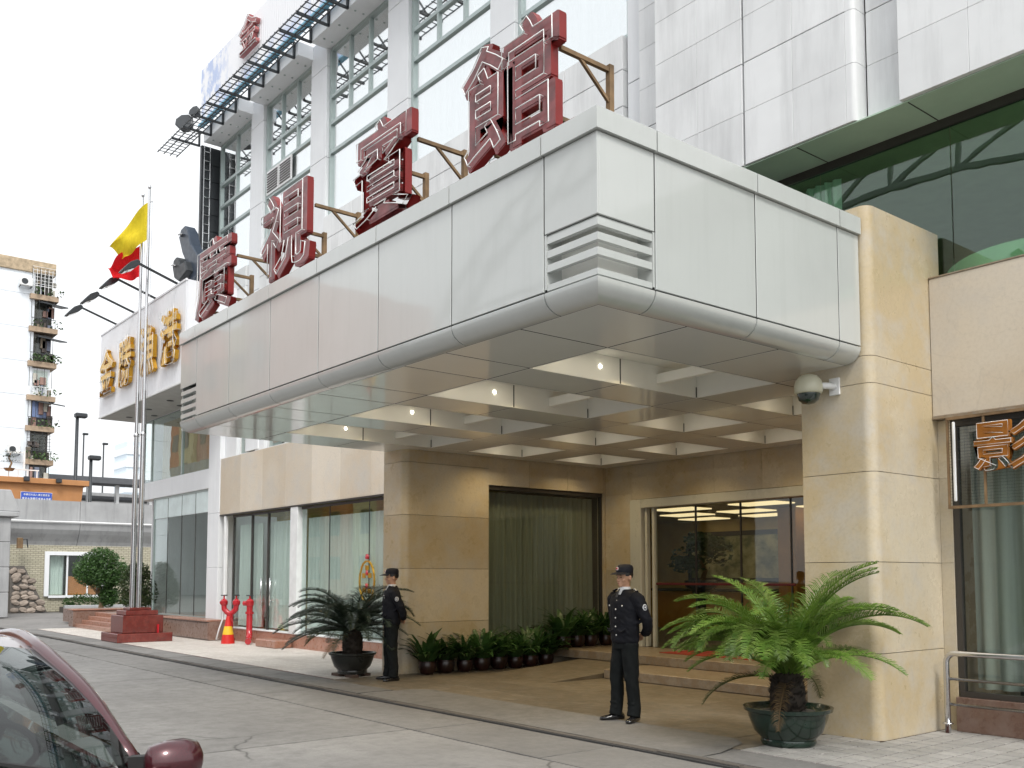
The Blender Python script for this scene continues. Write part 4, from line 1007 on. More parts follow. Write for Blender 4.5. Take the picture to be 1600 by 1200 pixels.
# orange block with a flaring parapet and a blue notice
og = thing('orange_building', 'orange rendered building with a flared parapet above the viaduct', 'building', (-58, 8, 0))
om = plain('orange_render', (0.43, 0.20, 0.075), .7, 0, .08, 1.5, dirt=.2)
m = MB(); m.add([(-58.0, 8.6, 4), (-58.0, 15.0, 4), (-62, 15.0, 4), (-62, 8.6, 4), (-58.0, 8.6, 6.85), (-58.0, 15.3, 6.85), (-62, 15.3, 6.85), (-62, 8.6, 6.85)], [(0,3,2,1), (4,5,6,7), (0,1,5,4), (1,2,6,5), (2,3,7,6), (3,0,4,7)]); m.build('wall', om, og)
box('parapet', -62.1, -57.75, 8.6, 15.55, 6.853, 7.16, om, og, .02)
box('base', -62, -58.05, 8.6, 14.9, 0, 3.998, vm, og, 0)
for y in (12.1, 13.75): box('parapet_lamp', -57.74, -57.5, y, y + .28, 6.95, 7.2, MT['iron'], og, .02)
sg = thing('blue_notice', 'blue notice board with two rows of white writing on the orange wall', 'sign', (-57.9, 12.8, 5.9))
box('board', -57.93, -57.88, 12.05, 13.62, 5.80, 6.36, plain('blue_sign', (0.035, 0.09, 0.46), .4), sg, .01)
box('border', -57.945, -57.931, 12.03, 13.64, 5.78, 6.38, MT['frame_white'], sg, 0)
def wall_text(txt, y0, y1, z, h, parent):
    """white characters on a wall that faces +X"""
    n = len(txt); w = (y1 - y0) / n
    mb = MB()
    for i_, ch in enumerate(txt):
        me = glyph(ch, .004, .012, 1)
        xs_ = [v.co.x for v in me.vertices]; ys_ = [v.co.y for v in me.vertices]
        if not xs_: continue
        base = len(mb.v); ax, ay = min(xs_), min(ys_); bw, bh_ = max(xs_) - ax, max(ys_) - ay
        mb.add([(-57.872 + v.co.z, y0 + w * i_ + (v.co.x - ax) / bw * w * .84, z + (v.co.y - ay) / bh_ * h) for v in me.vertices], [tuple(p.vertices) for p in me.polygons])
        bpy.data.meshes.remove(me)
    return mb.build('lettering', MT['frame_white'], parent, fix=False)
wall_text('车辆行人出入请注意安全', 12.17, 13.52, 6.17, .12, sg)
wall_text('直行大道慢行减速大道慢', 12.10, 13.58, 5.86, .22, sg)
# white apartment tower with stacked balconies
tw = thing('apartment_tower', 'tall white apartment tower with stacked plant-filled balconies at the street end', 'building', (-77, 8, 0))
twm = plain('white_tile_wall', (0.78, 0.83, 0.88), .5, 0, .05, .6, dirt=.22)
for k in range(10): box('wall', -84, -75, -6, 16.05, 2.46 * k, 2.46 * (k + 1) - .02, twm, tw, 0)
box('parapet', -84.1, -74.85, -6, 17.4, 23.75, 24.65, plain('mottled_tan_tile', (0.42, 0.33, 0.22), .7, 0, .3, 4), tw, .03)
slab_m = plain('tan_balcony_slab', (0.40, 0.30, 0.21), .7); rq = random.Random(4)
clut = [plain('laundry_%d' % i, c, .8) for i, c in enumerate(((.32, .20, .17), (.18, .2, .26), (.5, .48, .42), (.12, .10, .09), (.24, .20, .15)))]
greens = [plain('balcony_leaf', (0.06, 0.12, 0.03), .6, rnd=.5)]
for k, z in enumerate((22.05, 19.67, 17.13, 14.65, 12.42, 10.0, 7.6)):
    bl = MB().box(-78.5, -74.7, 15.7, 17.6, z - .25, z + .12).build('balcony', slab_m, tw)
    box('balcony_back', -78.0, -75.1, 16.06, 17.25, z + .13, z + 2.16, MT['frame_dark'] if k != 3 else twm, bl, 0)
    box('window', -75.09, -75.02, 16.14, 17.1, z + .75, z + 2.0, MT['glass_dim'] if k != 4 else plain('blue_pane', (0.16, 0.22, 0.40), .3), bl, .01)
    gm = MB()
    for i in range(7): gm.bar((-74.75, 15.85 + i * .26, z + .12), (-74.75, 15.85 + i * .26, z + (.75 if k else 2.0)), .03)
    gm.bar((-74.75, 15.8, z + .75), (-74.75, 17.5, z + .75), .04)
    if k in (0, 5): 
        for j in range(6): gm.bar((-74.75, 15.8, z + .9 + j * .25), (-74.75, 17.4, z + .9 + j * .25), .025)
    gm.build('railing', MT['iron'] if k % 3 else MT['frame_white'], bl)
    if k in (1, 2, 4): MB().add([(-74.0, 16.3, z + 1.75), (-74.0, 18.1, z + 1.6), (-76, 18.1, z + 2.0), (-76, 16.3, z + 2.15), (-74.0, 16.3, z + 1.83), (-74.0, 18.1, z + 1.68), (-76, 18.1, z + 2.08), (-76, 16.3, z + 2.23)], [(0,3,2,1), (4,5,6,7), (0,1,5,4), (1,2,6,5), (2,3,7,6), (3,0,4,7)]).build('awning', MT['iron'], bl)
    lf = MB()
    for i in range(90 if k in (2, 5) else 34):
        c = Vector((-74.6 + rq.uniform(-.2, .25), rq.uniform(15.8, 17.9), z + rq.uniform(.1, .65))); a = Vector((rq.uniform(-1, 1), rq.uniform(-1, 1), rq.uniform(-1, 1))).normalized() * .12; b = a.cross(Vector((rq.uniform(-1, 1), rq.uniform(-1, 1), rq.uniform(-1, 1)))).normalized() * .07
        lf.add([c - a, c + b, c + a, c - b], [(0, 1, 2, 3)])
    for i in range(6):
        yy_ = rq.uniform(15.9, 17.4); w_ = rq.uniform(.12, .4); h_ = rq.uniform(.2, .9); z_ = z + .13 + (rq.uniform(.7, 1.1) if i % 2 else 0)
        box('clutter', -75.0, -74.82, yy_ - w_ / 2, yy_ + w_ / 2, z_, z_ + h_, clut[rq.randrange(len(clut))], bl, .01)
    for i in range(4): MB().bar((-74.72, 15.8 + i * .5, z + .76), (-74.72, 15.8 + i * .5, z + 2.1), .03).build('grille_bar', MT['iron'], bl)
    tag(lf.build('balcony_plants', greens[0], bl, fix=False), kind='stuff')
def aircon(y, z, lab):
    a_ = thing('air_conditioner', lab, 'air conditioner', (-74.8, y, z))
    MB().box(0, .34, -.42, .42, -.3, .3).build('casing', MT['frame_white'], a_, bevel=.03, local=True)
    m = MB()
    for i in range(16): a = 2 * math.pi * i / 16; a2 = 2 * math.pi * (i + 1) / 16; m.add([(.345, -.1, 0), (.345, -.1 + .22 * math.cos(a), .22 * math.sin(a)), (.345, -.1 + .22 * math.cos(a2), .22 * math.sin(a2))], [(0, 1, 2)])
    m.build('fan_grille', MT['iron'], a_, local=True); MB().box(-.2, .3, -.4, -.34, -.36, -.31).box(-.2, .3, .34, .4, -.36, -.31).build('bracket', MT['iron'], a_, local=True)
aircon(15.35, 22.9, 'air conditioner below the roof edge of the white tower'); aircon(14.95, 10.7, 'air conditioner low on the white tower wall above the orange building')
# roof garden rail and bonsai on the orange block
rl = thing('roof_railing', 'white roof railing on top of the orange building', 'railing', (-61, 10, 7.2))
m = MB(); m.bar((-61, 4, 7.9), (-61, 13.6, 7.9), .06); m.bar((-61, 4, 8.9), (-61, 12.8, 8.9), .05)
for i in range(20): m.bar((-61, 4 + i * .5, 7.16), (-61, 4 + i * .5, 7.9), .05)
m.bar((-61, 12.8, 7.9), (-61, 12.8, 9.0), .08); m.build('bars', MT['frame_white'], rl)
bz = thing('bonsai', 'dark little bonsai tree on the orange roof', 'plant', (-60.6, 11.95, 7.9))
m = MB(); m.tube([(0, 0, 0), (.05, .1, .3), (0, -.05, .6), (.05, .05, .9)], [.06, .05, .04, .02], 6); m.lathe([(.2, -.15), (.3, 0)], (0, 0, 0), 10); m.build('trunk', MT['rust'], bz, local=True)
lf = MB()
for i in range(160):
    cz = rq.choice((.45, .7, .95)); c = Vector((rq.gauss(0, .12), rq.gauss(0, .24), cz + rq.gauss(0, .04))); a = Vector((rq.uniform(-1, 1), rq.uniform(-1, 1), rq.uniform(-.4, .4))).normalized() * .07; b = a.cross(Vector((0, 0, 1))).normalized() * .04
    lf.add([c - a, c + b, c + a, c - b], [(0, 1, 2, 3)])
lf.build('foliage', plain('dark_leaf', (0.03, 0.06, 0.025), .6), bz, local=True, fix=False)
# street lamps over the viaduct
def lamp(px, py, h, lab, s=1.0):
    l_ = thing('street_lamp', lab, 'street lamp', (px, py, 0), group='street lamps beyond the viaduct')
    MB().tube([(px, py, 0), (px, py, h)], [.13 * s, .10 * s], 8).build('pole', MT['iron'], l_, smooth=True)
    MB().box(px - .25 * s, px + .25 * s, py - .15 * s, py + .55 * s, h - .02, h + .26 * s).build('lamp_head', MT['iron'], l_, bevel=.06 * s)
lamp(-62, 15.88, 11.45, 'tallest black street lamp rising over the orange building'); lamp(-62, 16.75, 8.9, 'short black street lamp with a wide square head')
lamp(-110, 28.9, 17.2, 'thin far street lamp just behind the tallest lamp post', .8); lamp(-110, 31.0, 16.3, 'thin far street lamp nearest the flagpoles', .8)
# elevated footbridge and far towers
fbm = plain('dark_steel_deck', (0.10, 0.105, 0.115), .6)
fbr = thing('elevated_road', 'dark elevated road deck on columns far behind the viaduct', 'bridge', (-90, 30, 0))
box('deck', -93, -90, 20, 52, 10.15, 10.68, fbm, fbr, 0); box('deck', -97, -94, 20, 52, 9.0, 9.3, fbm, fbr, 0); box('retaining_wall', -99, -97.5, 20, 52, 0, 9.9, vm, fbr, 0)
for y in (24.5, 27.0, 30, 33, 36, 40): box('column', -92, -91.4, y, y + .25, 0, 10.15, MT['frame_white'], fbr, 0)
hz_m = plain('hazy_pale_facade', (0.78, 0.82, 0.86), .8)  # near-white colour stands in for distance haze on the far buildings
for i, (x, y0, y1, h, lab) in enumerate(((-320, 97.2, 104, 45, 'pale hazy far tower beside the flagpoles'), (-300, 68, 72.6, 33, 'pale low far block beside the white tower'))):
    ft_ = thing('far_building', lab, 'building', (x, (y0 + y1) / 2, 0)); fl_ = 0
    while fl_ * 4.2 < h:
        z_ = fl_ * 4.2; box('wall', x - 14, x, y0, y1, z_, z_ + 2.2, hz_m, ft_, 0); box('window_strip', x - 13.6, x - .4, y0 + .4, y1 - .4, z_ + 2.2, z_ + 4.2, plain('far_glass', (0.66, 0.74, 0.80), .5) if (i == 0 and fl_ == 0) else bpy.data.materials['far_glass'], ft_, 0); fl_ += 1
# ================================================================== across the street (mirrored in panels and panes)
op = thing('orange_apartment_block', 'orange and cream apartment block across the street, seen only as a reflection', 'building', (-70, -18, 0))
cols_ = [plain('orange_wall', (0.50, 0.17, 0.07), .7), plain('cream_wall', (0.55, 0.47, 0.25), .7), plain('rose_wall', (0.45, 0.22, 0.17), .7)]
x = -128; i = 0
while x < -57:
    box('wall_strip', x, x + 3.9, -28, -16 + (i % 2) * .4, 0, 17 + (i * 7 % 5), cols_[i % 3], op, 0)
    for k in range(5): box('window', x + 1.2, x + 2.7, -15.98 + (i % 2) * .4, -15.9 + (i % 2) * .4, 1.5 + k * 3.4, 3.3 + k * 3.4, MT['frame_dark'], op, 0)
    x += 4; i += 1
bw_ = thing('boundary_wall', 'long grey boundary wall across the street, seen only as a reflection', 'wall', (-70, -13, 0))
for k in range(10): box('wall_bay', -112 + k * 4.5, -112 + k * 4.5 + 4.46, -13.3, -13.0, 0, 12.5, vm, bw_, .02)
ob_ = thing('grey_office_block', 'plain grey office block across the street behind the viewpoint', 'building', (-16, -30, 0))
gy = plain('grey_block_wall', (0.12, 0.125, 0.13), .7, 0, .08, .5)
for k in range(4): box('wall', -36, 4, -42, -30, k * 3.6, k * 3.6 + 2.0, gy, ob_, 0); box('window_band', -35.8, 3.8, -41.8, -30.2, k * 3.6 + 2.0, k * 3.6 + 3.6, MT['frame_dark'], ob_, 0)
trs = thing('steel_arch_truss', 'arched steel truss across the street, mirrored in the dining room glass', 'truss', (-18, -12, 8))
m = MB(); A = []; B_ = []
for i in range(17):
    a = math.pi * (.08 + .84 * i / 16); A.append((-18 - 15 * math.cos(a), -12, 7.5 + 8.5 * math.sin(a))); B_.append((-18 - 15.8 * math.cos(a), -12, 8.0 + 9.6 * math.sin(a)))
for P_ in (A, B_):
    for p, q_ in zip(P_[:-1], P_[1:]): m.bar(p, q_, .2)
for i in range(16): m.bar(A[i], B_[i + 1], .13); m.bar(A[i], B_[i], .13)
for i in (0, 16): m.bar(A[i], (A[i][0], -12, 0), .4); m.bar(B_[i], (B_[i][0], -12, 0), .3)
for z in (11.2, 12.2): m.bar((-31, -12, z), (-5, -12, z), .16)
for i in range(14): m.bar((-31 + i * 1.9, -12, 11.2), (-31 + (i + .5) * 1.9, -12, 12.2), .1); m.bar((-31 + (i + .5) * 1.9, -12, 12.2), (-31 + (i + 1) * 1.9, -12, 11.2), .1)
m.build('truss_members', plain('grey_steel', (0.28, 0.29, 0.30), .5, .3), trs)
# ================================================================== flagpoles, hydrants and other street furniture
pb = thing('flagpole_plinth', 'stepped dark red granite plinth under the flagpoles', 'plinth', (-25.22, 8.05, .02))
for i, (d, z0, z1) in enumerate(((.68, .02, .24), (.50, .242, .68), (.40, .682, .80), (.27, .802, .87))):
    box('granite_block', -25.22 - d, -25.22 + d, 8.05 - d, 8.05 + d, z0, z1, MT['granite_red'], pb, .012)
pipe = MB().tube([(-25.22 + .56, 8.4, .24), (-25.22 + .56, 8.4, .45)], .03, 6).build('pipe', MT['fire_red'], pb)
for i, (x, y, h, lab) in enumerate(((-25.52, 8.0, 11.72, 'stainless flagpole that carries the red flag'), (-25.18, 8.06, 11.85, 'stainless flagpole that carries the yellow flag'))):
    fp = thing('flagpole', lab, 'flagpole', (x, y, .87))
    MB().tube([(x, y, .87), (x, y, 5.35)], [.062, .056], 14).build('lower_tube', MT['steel'], fp, smooth=True, auto=40)
    MB().tube([(x, y, 5.36), (x, y, h)], [.048, .032], 14).build('upper_tube', MT['steel'], fp, smooth=True, auto=40)
    MB().lathe([(.07, 0), (.075, .03), (.07, .07), (.05, .10)], (x, y, 5.30), 14).build('collar', MT['steel'], fp, smooth=True, auto=40)
    MB().lathe([(.02, 0), (.045, .05), (.04, .10), (.015, .13)], (x, y, h), 12).build('finial', MT['steel'], fp, smooth=True)
    MB().tube([(x, y, h - .35), (x + .12, y + .05, h - .35)], .012, 5).tube([(x + .1, y + .05, h - .35), (x + .1, y + .04, 1.9)], .006, 4).build('halyard', MT['steel'], fp)
def flag(name, lab, x, y, ztop, hoist, fly, dirv, droop, mat, sd, low=1.0, fold=.16):
    r = random.Random(sd); m = MB(); nu, nv = 26, 14; d = Vector(dirv).normalized(); s_ = Vector((-d.y, d.x, 0))
    for i in range(nu + 1):
        u = i / nu
        for j in range(nv + 1):
            v = j / nv
            p = Vector((x, y, ztop - v * hoist * (1 - .25 * u))) + d * (fly * u * (.75 + .25 * math.cos(v * 2.2)))
            p.z -= droop * (u ** 1.15) * (1 - .35 * v); p += s_ * (fold * u ** .6 * (math.sin(7 * u + 4.4 * v + sd) * .7 + math.sin(3 * u - 8 * v) * .45)); p.z += .05 * u * math.sin(9 * v + 5 * u)
            m.v.append(tuple(p))
    for i in range(nu):
        for j in range(nv): m.f.append((i*(nv+1)+j, (i+1)*(nv+1)+j, (i+1)*(nv+1)+j+1, i*(nv+1)+j+1))
    o = m.build(name, mat, smooth=True, fix=False); tag(o, lab, 'flag'); return o
def cloth(name, c):
    m = curtain_mat(name, c, .35); return m
flag('flag', 'yellow flag drooping from the right flagpole', -25.21, 8.03, 11.50, 1.0, .92, (-.60, -.75, 0), 1.2, cloth('yellow_cloth', (0.78, 0.62, 0.04)), 1)
flag('flag', 'red flag bunched up below the yellow one', -25.56, 7.97, 10.42, .85, .85, (-.60, -.75, 0), .55, cloth('red_cloth', (0.68, 0.02, 0.025)), 4, fold=.2)
# red standpipes
sp = thing('fire_standpipe', 'red twin-outlet fire standpipe with valve wheels behind the cone', 'hydrant', (-23.3, 9.72, .02))
m = MB(); m.tube([(-23.3, 9.72, .02), (-23.3, 9.72, .72)], .085, 14); m.tube([(-23.3, 9.72, .0), (-23.3, 9.72, .12)], .13, 14)
m.tube([(-23.3 + q_ * .10, 9.72 + q_ * .12, z_) for q_, z_ in ((-1, .95), (-.95, .84), (-.5, .76), (0, .72), (.5, .76), (.95, .84), (1, .95))], .068, 12)
m.build('pipe', MT['fire_red'], sp, smooth=True, auto=50)
for dx, dy_ in ((-.10, 9.60), (.10, 9.84)):
    m = MB(); m.lathe([(.08, 0), (.095, .03), (.095, .10), (.06, .14), (.02, .16), (.02, .24)], (-23.3 + dx, dy_, .94), 12); m.tube([(-23.3 + dx, dy_, 1.0), (-23.3 + dx * 1.7, dy_ - .06, 1.0)], .05, 10)
    v_ = m.build('outlet', MT['fire_red'], sp, smooth=True, auto=40)
    MB().tube([(-23.3 + dx - .08, dy_, 1.185), (-23.3 + dx + .08, dy_, 1.185)], .016, 6).tube([(-23.3 + dx, dy_ - .08, 1.185), (-23.3 + dx, dy_ + .08, 1.185)], .016, 6).build('valve_wheel', MT['iron'], v_)
s2 = thing('fire_standpipe', 'single red fire standpipe bent at its foot in front of the glazed door', 'hydrant', (-22.3, 9.8, .02))
m = MB(); m.tube([(-21.95, 9.62, .10), (-22.1, 9.70, .12), (-22.25, 9.78, .22), (-22.3, 9.8, .40), (-22.3, 9.8, .95)], .075, 12); m.lathe([(.10, 0), (.10, .06)], (-22.3, 9.8, .74), 12)
m.build('pipe', MT['fire_red'], s2, smooth=True, auto=50)
m = MB(); m.lathe([(.09, 0), (.10, .03), (.10, .12), (.06, .16), (.02, .18), (.02, .26)], (-22.3, 9.8, .94), 12); m.tube([(-22.3, 9.8, 1.0), (-22.46, 9.72, 1.0)], .06, 10)
v_ = m.build('outlet', MT['fire_red'], s2, smooth=True, auto=40); MB().tube([(-22.39, 9.8, 1.19), (-22.21, 9.8, 1.19)], .016, 6).tube([(-22.3, 9.71, 1.19), (-22.3, 9.89, 1.19)], .016, 6).build('valve_wheel', MT['iron'], v_)
cn = thing('traffic_cone', 'red traffic cone with a yellow band beside the red standpipe', 'traffic cone', (-22.75, 9.45, .02))
def ring(r0, r1, z0, z1): return MB().lathe([(r0, z0), (r1, z1)], (-22.75, 9.45, .02), 20)
red_pl = plain('red_plastic', (0.55, 0.02, 0.015), .4)
ring(.165, .135, 0, .22).build('base_cone', red_pl, cn, smooth=True, auto=40); ring(.134, .092, .221, .42).build('band', MT['yellow'], cn, smooth=True, auto=40)
MB().lathe([(.091, .421), (.06, .58), (.052, .62), (.045, .65), (.025, .66)], (-22.75, 9.45, .02), 20).build('tip', red_pl, cn, smooth=True, auto=40)
hs_ = MB().tube([(-23.75, 9.6, .07), (-23.6, 9.5, .08), (-23.55, 9.55, .35), (-23.5, 9.62, .6), (-23.48, 9.66, .9)], .02, 6).build('hose', MT['frame_white'], smooth=True); tag(hs_, 'thin pale hose leaning on the red standpipe', 'hose')
ss = box('doorstep', -21.4, -20.35, 9.56, 9.98, .02, .20, MT['granite_pink'], None, .02); tag(ss, 'small pinkish stone step below the glazed shop door', 'step')
# stainless rail along the right window
hr = thing('handrail', 'stainless steel three-bar handrail in front of the right window', 'railing', (-5.0, 9.88, .02))
y_ = 9.86
arc = [(-4.99, y_, .018), (-4.99, y_, .74)] + [(-4.99 + .10 - .10 * math.cos(a * math.pi / 12), y_, .74 + .10 * math.sin(a * math.pi / 12)) for a in range(1, 7)] + [(3.6, y_, .84)]
MB().tube(arc, .030, 12).build('top_rail', MT['steel'], hr, smooth=True)
for z in (.575, .315): MB().tube([(-4.985, y_, z), (3.6, y_, z)], .016, 10).build('bar', MT['steel'], hr, smooth=True)
for x in (-2.9, -.8, 1.3, 3.4): MB().tube([(x, y_, .018), (x, y_, .82)], .022, 10).build('post', MT['steel'], hr, smooth=True)
for x in (-4.99, -2.9, -.8): MB().lathe([(.055, 0), (.05, .012), (.035, .02)], (x, y_, .11 if x < -4.9 else .018), 14).build('flange', MT['steel'], hr, smooth=True)
# CCTV dome on the pillar
cc = thing('dome_camera', 'beige dome camera with a dark glass bowl on the pillar under the canopy', 'camera', (-5.70, 8.56, 3.56))
MB().lathe([(.125, -.04), (.142, -.02), (.145, .04), (.13, .10), (.09, .145), (.03, .165)], (-5.70, 8.56, 3.56), 24).build('housing', plain('beige_plastic', (0.55, 0.54, 0.42), .35), cc, smooth=True)
MB().lathe([(.01, -.15), (.06, -.14), (.10, -.105), (.118, -.05), (.118, -.03)], (-5.70, 8.56, 3.56), 24).build('bowl', plain('smoked_bowl', (0.01, 0.025, 0.02), .05, coat=1), cc, smooth=True)
m = MB(); m.tube([(-5.64, 8.58, 3.60), (-5.56, 8.69, 3.60), (-5.54, 8.80, 3.60)], .035, 10); m.build('bracket', MT['frame_white'], cc, smooth=True); box('wall_plate', -5.60, -5.48, 8.775, 8.799, 3.51, 3.69, MT['frame_white'], cc, .004)

# ================================================================== lobby and dining-room furniture
ptm, t, b = nmat('ink_landscape'); v = wpos(t)
n1 = noise(t, wpos(t, (.8, 1, 1.1)), 1.3, 7, .65); t.links.new(mixc(t, ramp(t, n1, [(.42, 0), (.6, 1)]), (0.14, 0.17, 0.09), (0.68, 0.66, 0.44)), b.inputs['Base Color']); b.inputs['Roughness'].default_value = .4
pt = thing('wall_painting', 'wide misty green landscape painting on the lobby back wall', 'painting', (-16, 20.8, 1.6))
box('canvas', -17.75, -13.9, 20.84, 20.88, 1.62, 2.76, ptm, pt, 0)
m = MB(); m.box(-17.85, -13.8, 20.80, 20.89, 2.76, 2.88); m.box(-17.85, -13.8, 20.80, 20.89, 1.52, 1.62); m.box(-17.85, -17.75, 20.80, 20.89, 1.621, 2.759); m.box(-13.9, -13.8, 20.80, 20.89, 1.621, 2.759); m.build('picture_frame', MT['black'], pt)
ct = thing('reception_counter', 'long orange wood reception counter in the lobby', 'counter', (-15, 19.4, .32))
box('front', -17.6, -12.5, 19.2, 19.7, .321, 1.28, lobw, ct, .01); box('counter_top', -17.7, -12.4, 19.1, 19.8, 1.282, 1.35, MT['frame_dark'], ct, .01)
pd = thing('lobby_bonsai', 'dark leafy bonsai in a bowl on a tall stand inside the lobby', 'plant', (-13.38, 16.0, .32))
m = MB(); m.lathe([(.20, 0), (.12, .1), (.10, .85), (.20, 1.0)], (0, 0, 0), 12); m.build('stand', MT['frame_dark'], pd, local=True)
MB().lathe([(.18, 1.0), (.34, 1.12), (.36, 1.24), (.33, 1.25)], (0, 0, 0), 18).build('bowl', plain('dark_blue_bowl', (0.03, 0.05, 0.08), .2), pd, smooth=True, local=True)
MB().tube([(0, 0, 1.2), (.08, .05, 1.45), (-.05, 0, 1.7), (.1, 0, 1.95)], [.06, .05, .04, .02], 7).build('trunk', MT['rust'], pd, local=True)
def leaf_cloud(mb, blobs, n, size, r, flat=.5):
    for i in range(n):
        cx, cy, cz, rx, ry, rz = blobs[r.randrange(len(blobs))]
        while True:
            p = Vector((r.uniform(-1, 1), r.uniform(-1, 1), r.uniform(-1, 1)))
            if p.length < 1: break
        if p.length > 0: p = p * (.55 + .45 * r.random()) if p.length < .5 else p
        c = Vector((cx + p.x * rx, cy + p.y * ry, cz + p.z * rz))
        a = Vector((r.uniform(-1, 1), r.uniform(-1, 1), r.uniform(-flat, flat))).normalized() * size * r.uniform(.7, 1.3); q_ = Vector((r.uniform(-1, 1), r.uniform(-1, 1), r.uniform(-1, 1)))
        b_ = a.cross(q_)
        if b_.length < 1e-6: continue
        b_ = b_.normalized() * size * .45
        mb.add([c - a, c + b_, c + a, c - b_], [(0, 1, 2, 3)])
    return mb
leaf_cloud(MB(), [(0, 0, 1.75, .8, .45, .28), (.35, 0, 1.95, .45, .3, .22), (-.4, 0, 1.6, .45, .3, .2), (0, 0, 2.1, .4, .3, .2)], 900, .07, random.Random(2)).build('foliage', plain('lobby_leaf', (0.03, 0.07, 0.025), .5), pd, local=True, fix=False)
tb = thing('dining_table', 'round table under a pale green cloth behind the dining-room glass', 'table', (-4.50, 11.45, 4.47))
m = MB(); k = 40; m.v.append((0, 0, .76))
for rr_, z, w_ in ((.96, .76, 0), (1.02, .72, .0), (1.05, .40, .05), (1.08, .02, .07)):
    for i in range(k): a = 2 * math.pi * i / k; q_ = rr_ + w_ * math.sin(a * 10); m.v.append((q_ * math.cos(a), q_ * math.sin(a), z))
m.f = [(0, 1 + i, 1 + (i + 1) % k) for i in range(k)] + [(1 + j * k + i, 1 + j * k + (i + 1) % k, 1 + (j + 1) * k + (i + 1) % k, 1 + (j + 1) * k + i) for j in range(3) for i in range(k)]
m.build('tablecloth', plain('pale_green_cloth', (0.60, 0.60, 0.50), .8), tb, smooth=True, local=True); MB().lathe([(.03, .76), (.035, .80), (.02, .86), (.015, .90)], (-.25, -.45, 0), 10).build('bottle', MT['frame_white'], tb, smooth=True, local=True)

# ================================================================== plants
def leafmat(name, c, c2, rough=.4):
    m, t, b = nmat(name); oi = t.nodes.new('ShaderNodeObjectInfo'); n = noise(t, wpos(t), 9, 3)
    cc = mixc(t, ramp(t, n, [(.3, 0), (.7, 1)]), c, c2); cc = mixc(t, 1.0, cc, ramp(t, oi.outputs['Random'], [(0, .6), (1, 1.15)]), 'MULTIPLY')
    t.links.new(cc, b.inputs['Base Color']); b.inputs['Roughness'].default_value = rough
    ts = t.nodes.new('ShaderNodeBsdfTranslucent'); t.links.new(cc, ts.inputs[0]); mx = N(t, 'ShaderNodeMixShader'); mx.inputs[0].default_value = .28
    t.links.new(b.outputs[0], mx.inputs[1]); t.links.new(ts.outputs[0], mx.inputs[2]); t.links.new(mx.outputs[0], t.nodes['Material Output'].inputs[0]); return m
def frond_mesh(name, L, e0, bend, mat, r, leaf=.27, n=66, twist=0.0):
    """arching cycad frond that leaves the crown along +X"""
    m = MB(); pts = []; p = Vector((0, 0, 0)); N_ = 26; tw = 0
    for i in range(N_ + 1):
        s = i / N_; th = R(e0 - bend * s ** 1.35); pts.append(p.copy()); p = p + Vector((math.cos(th) * math.cos(tw), math.cos(th) * math.sin(tw), math.sin(th))) * (L / N_); tw += twist / N_
    m.tube(pts, [.011 * (1 - .8 * i / N_) + .002 for i in range(N_ + 1)], 4, cap=False)
    for i in range(n):
        s = .10 + .90 * (i + .5) / n; f = s * N_; k = min(int(f), N_ - 1); q_ = pts[k].lerp(pts[k + 1], f - k); d = (pts[k + 1] - pts[k]).normalized()
        side = d.cross(Vector((0, 0, 1))).normalized(); up = side.cross(d).normalized()
        ll = leaf * (math.sin(math.pi * min(1, .10 + .9 * s)) ** .55 * (1 - .35 * s) + .12) * r.uniform(.72, 1.12)
        for sg_ in (-1, 1):
            if r.random() < .06: continue
            dr = (side * sg_ * .80 + d * .62 + up * r.uniform(.22, .42)).normalized()
            tip = q_ + dr * ll + Vector((0, 0, -ll * .22)); w = d * .0052; mid = q_ + dr * ll * .5 + up * .006
            m.add([q_ - w, q_ + w, mid + w * 1.05, mid - w * 1.05, tip], [(0, 1, 2, 3), (3, 2, 4)])
    return m.mesh(name, mat, fix=False)
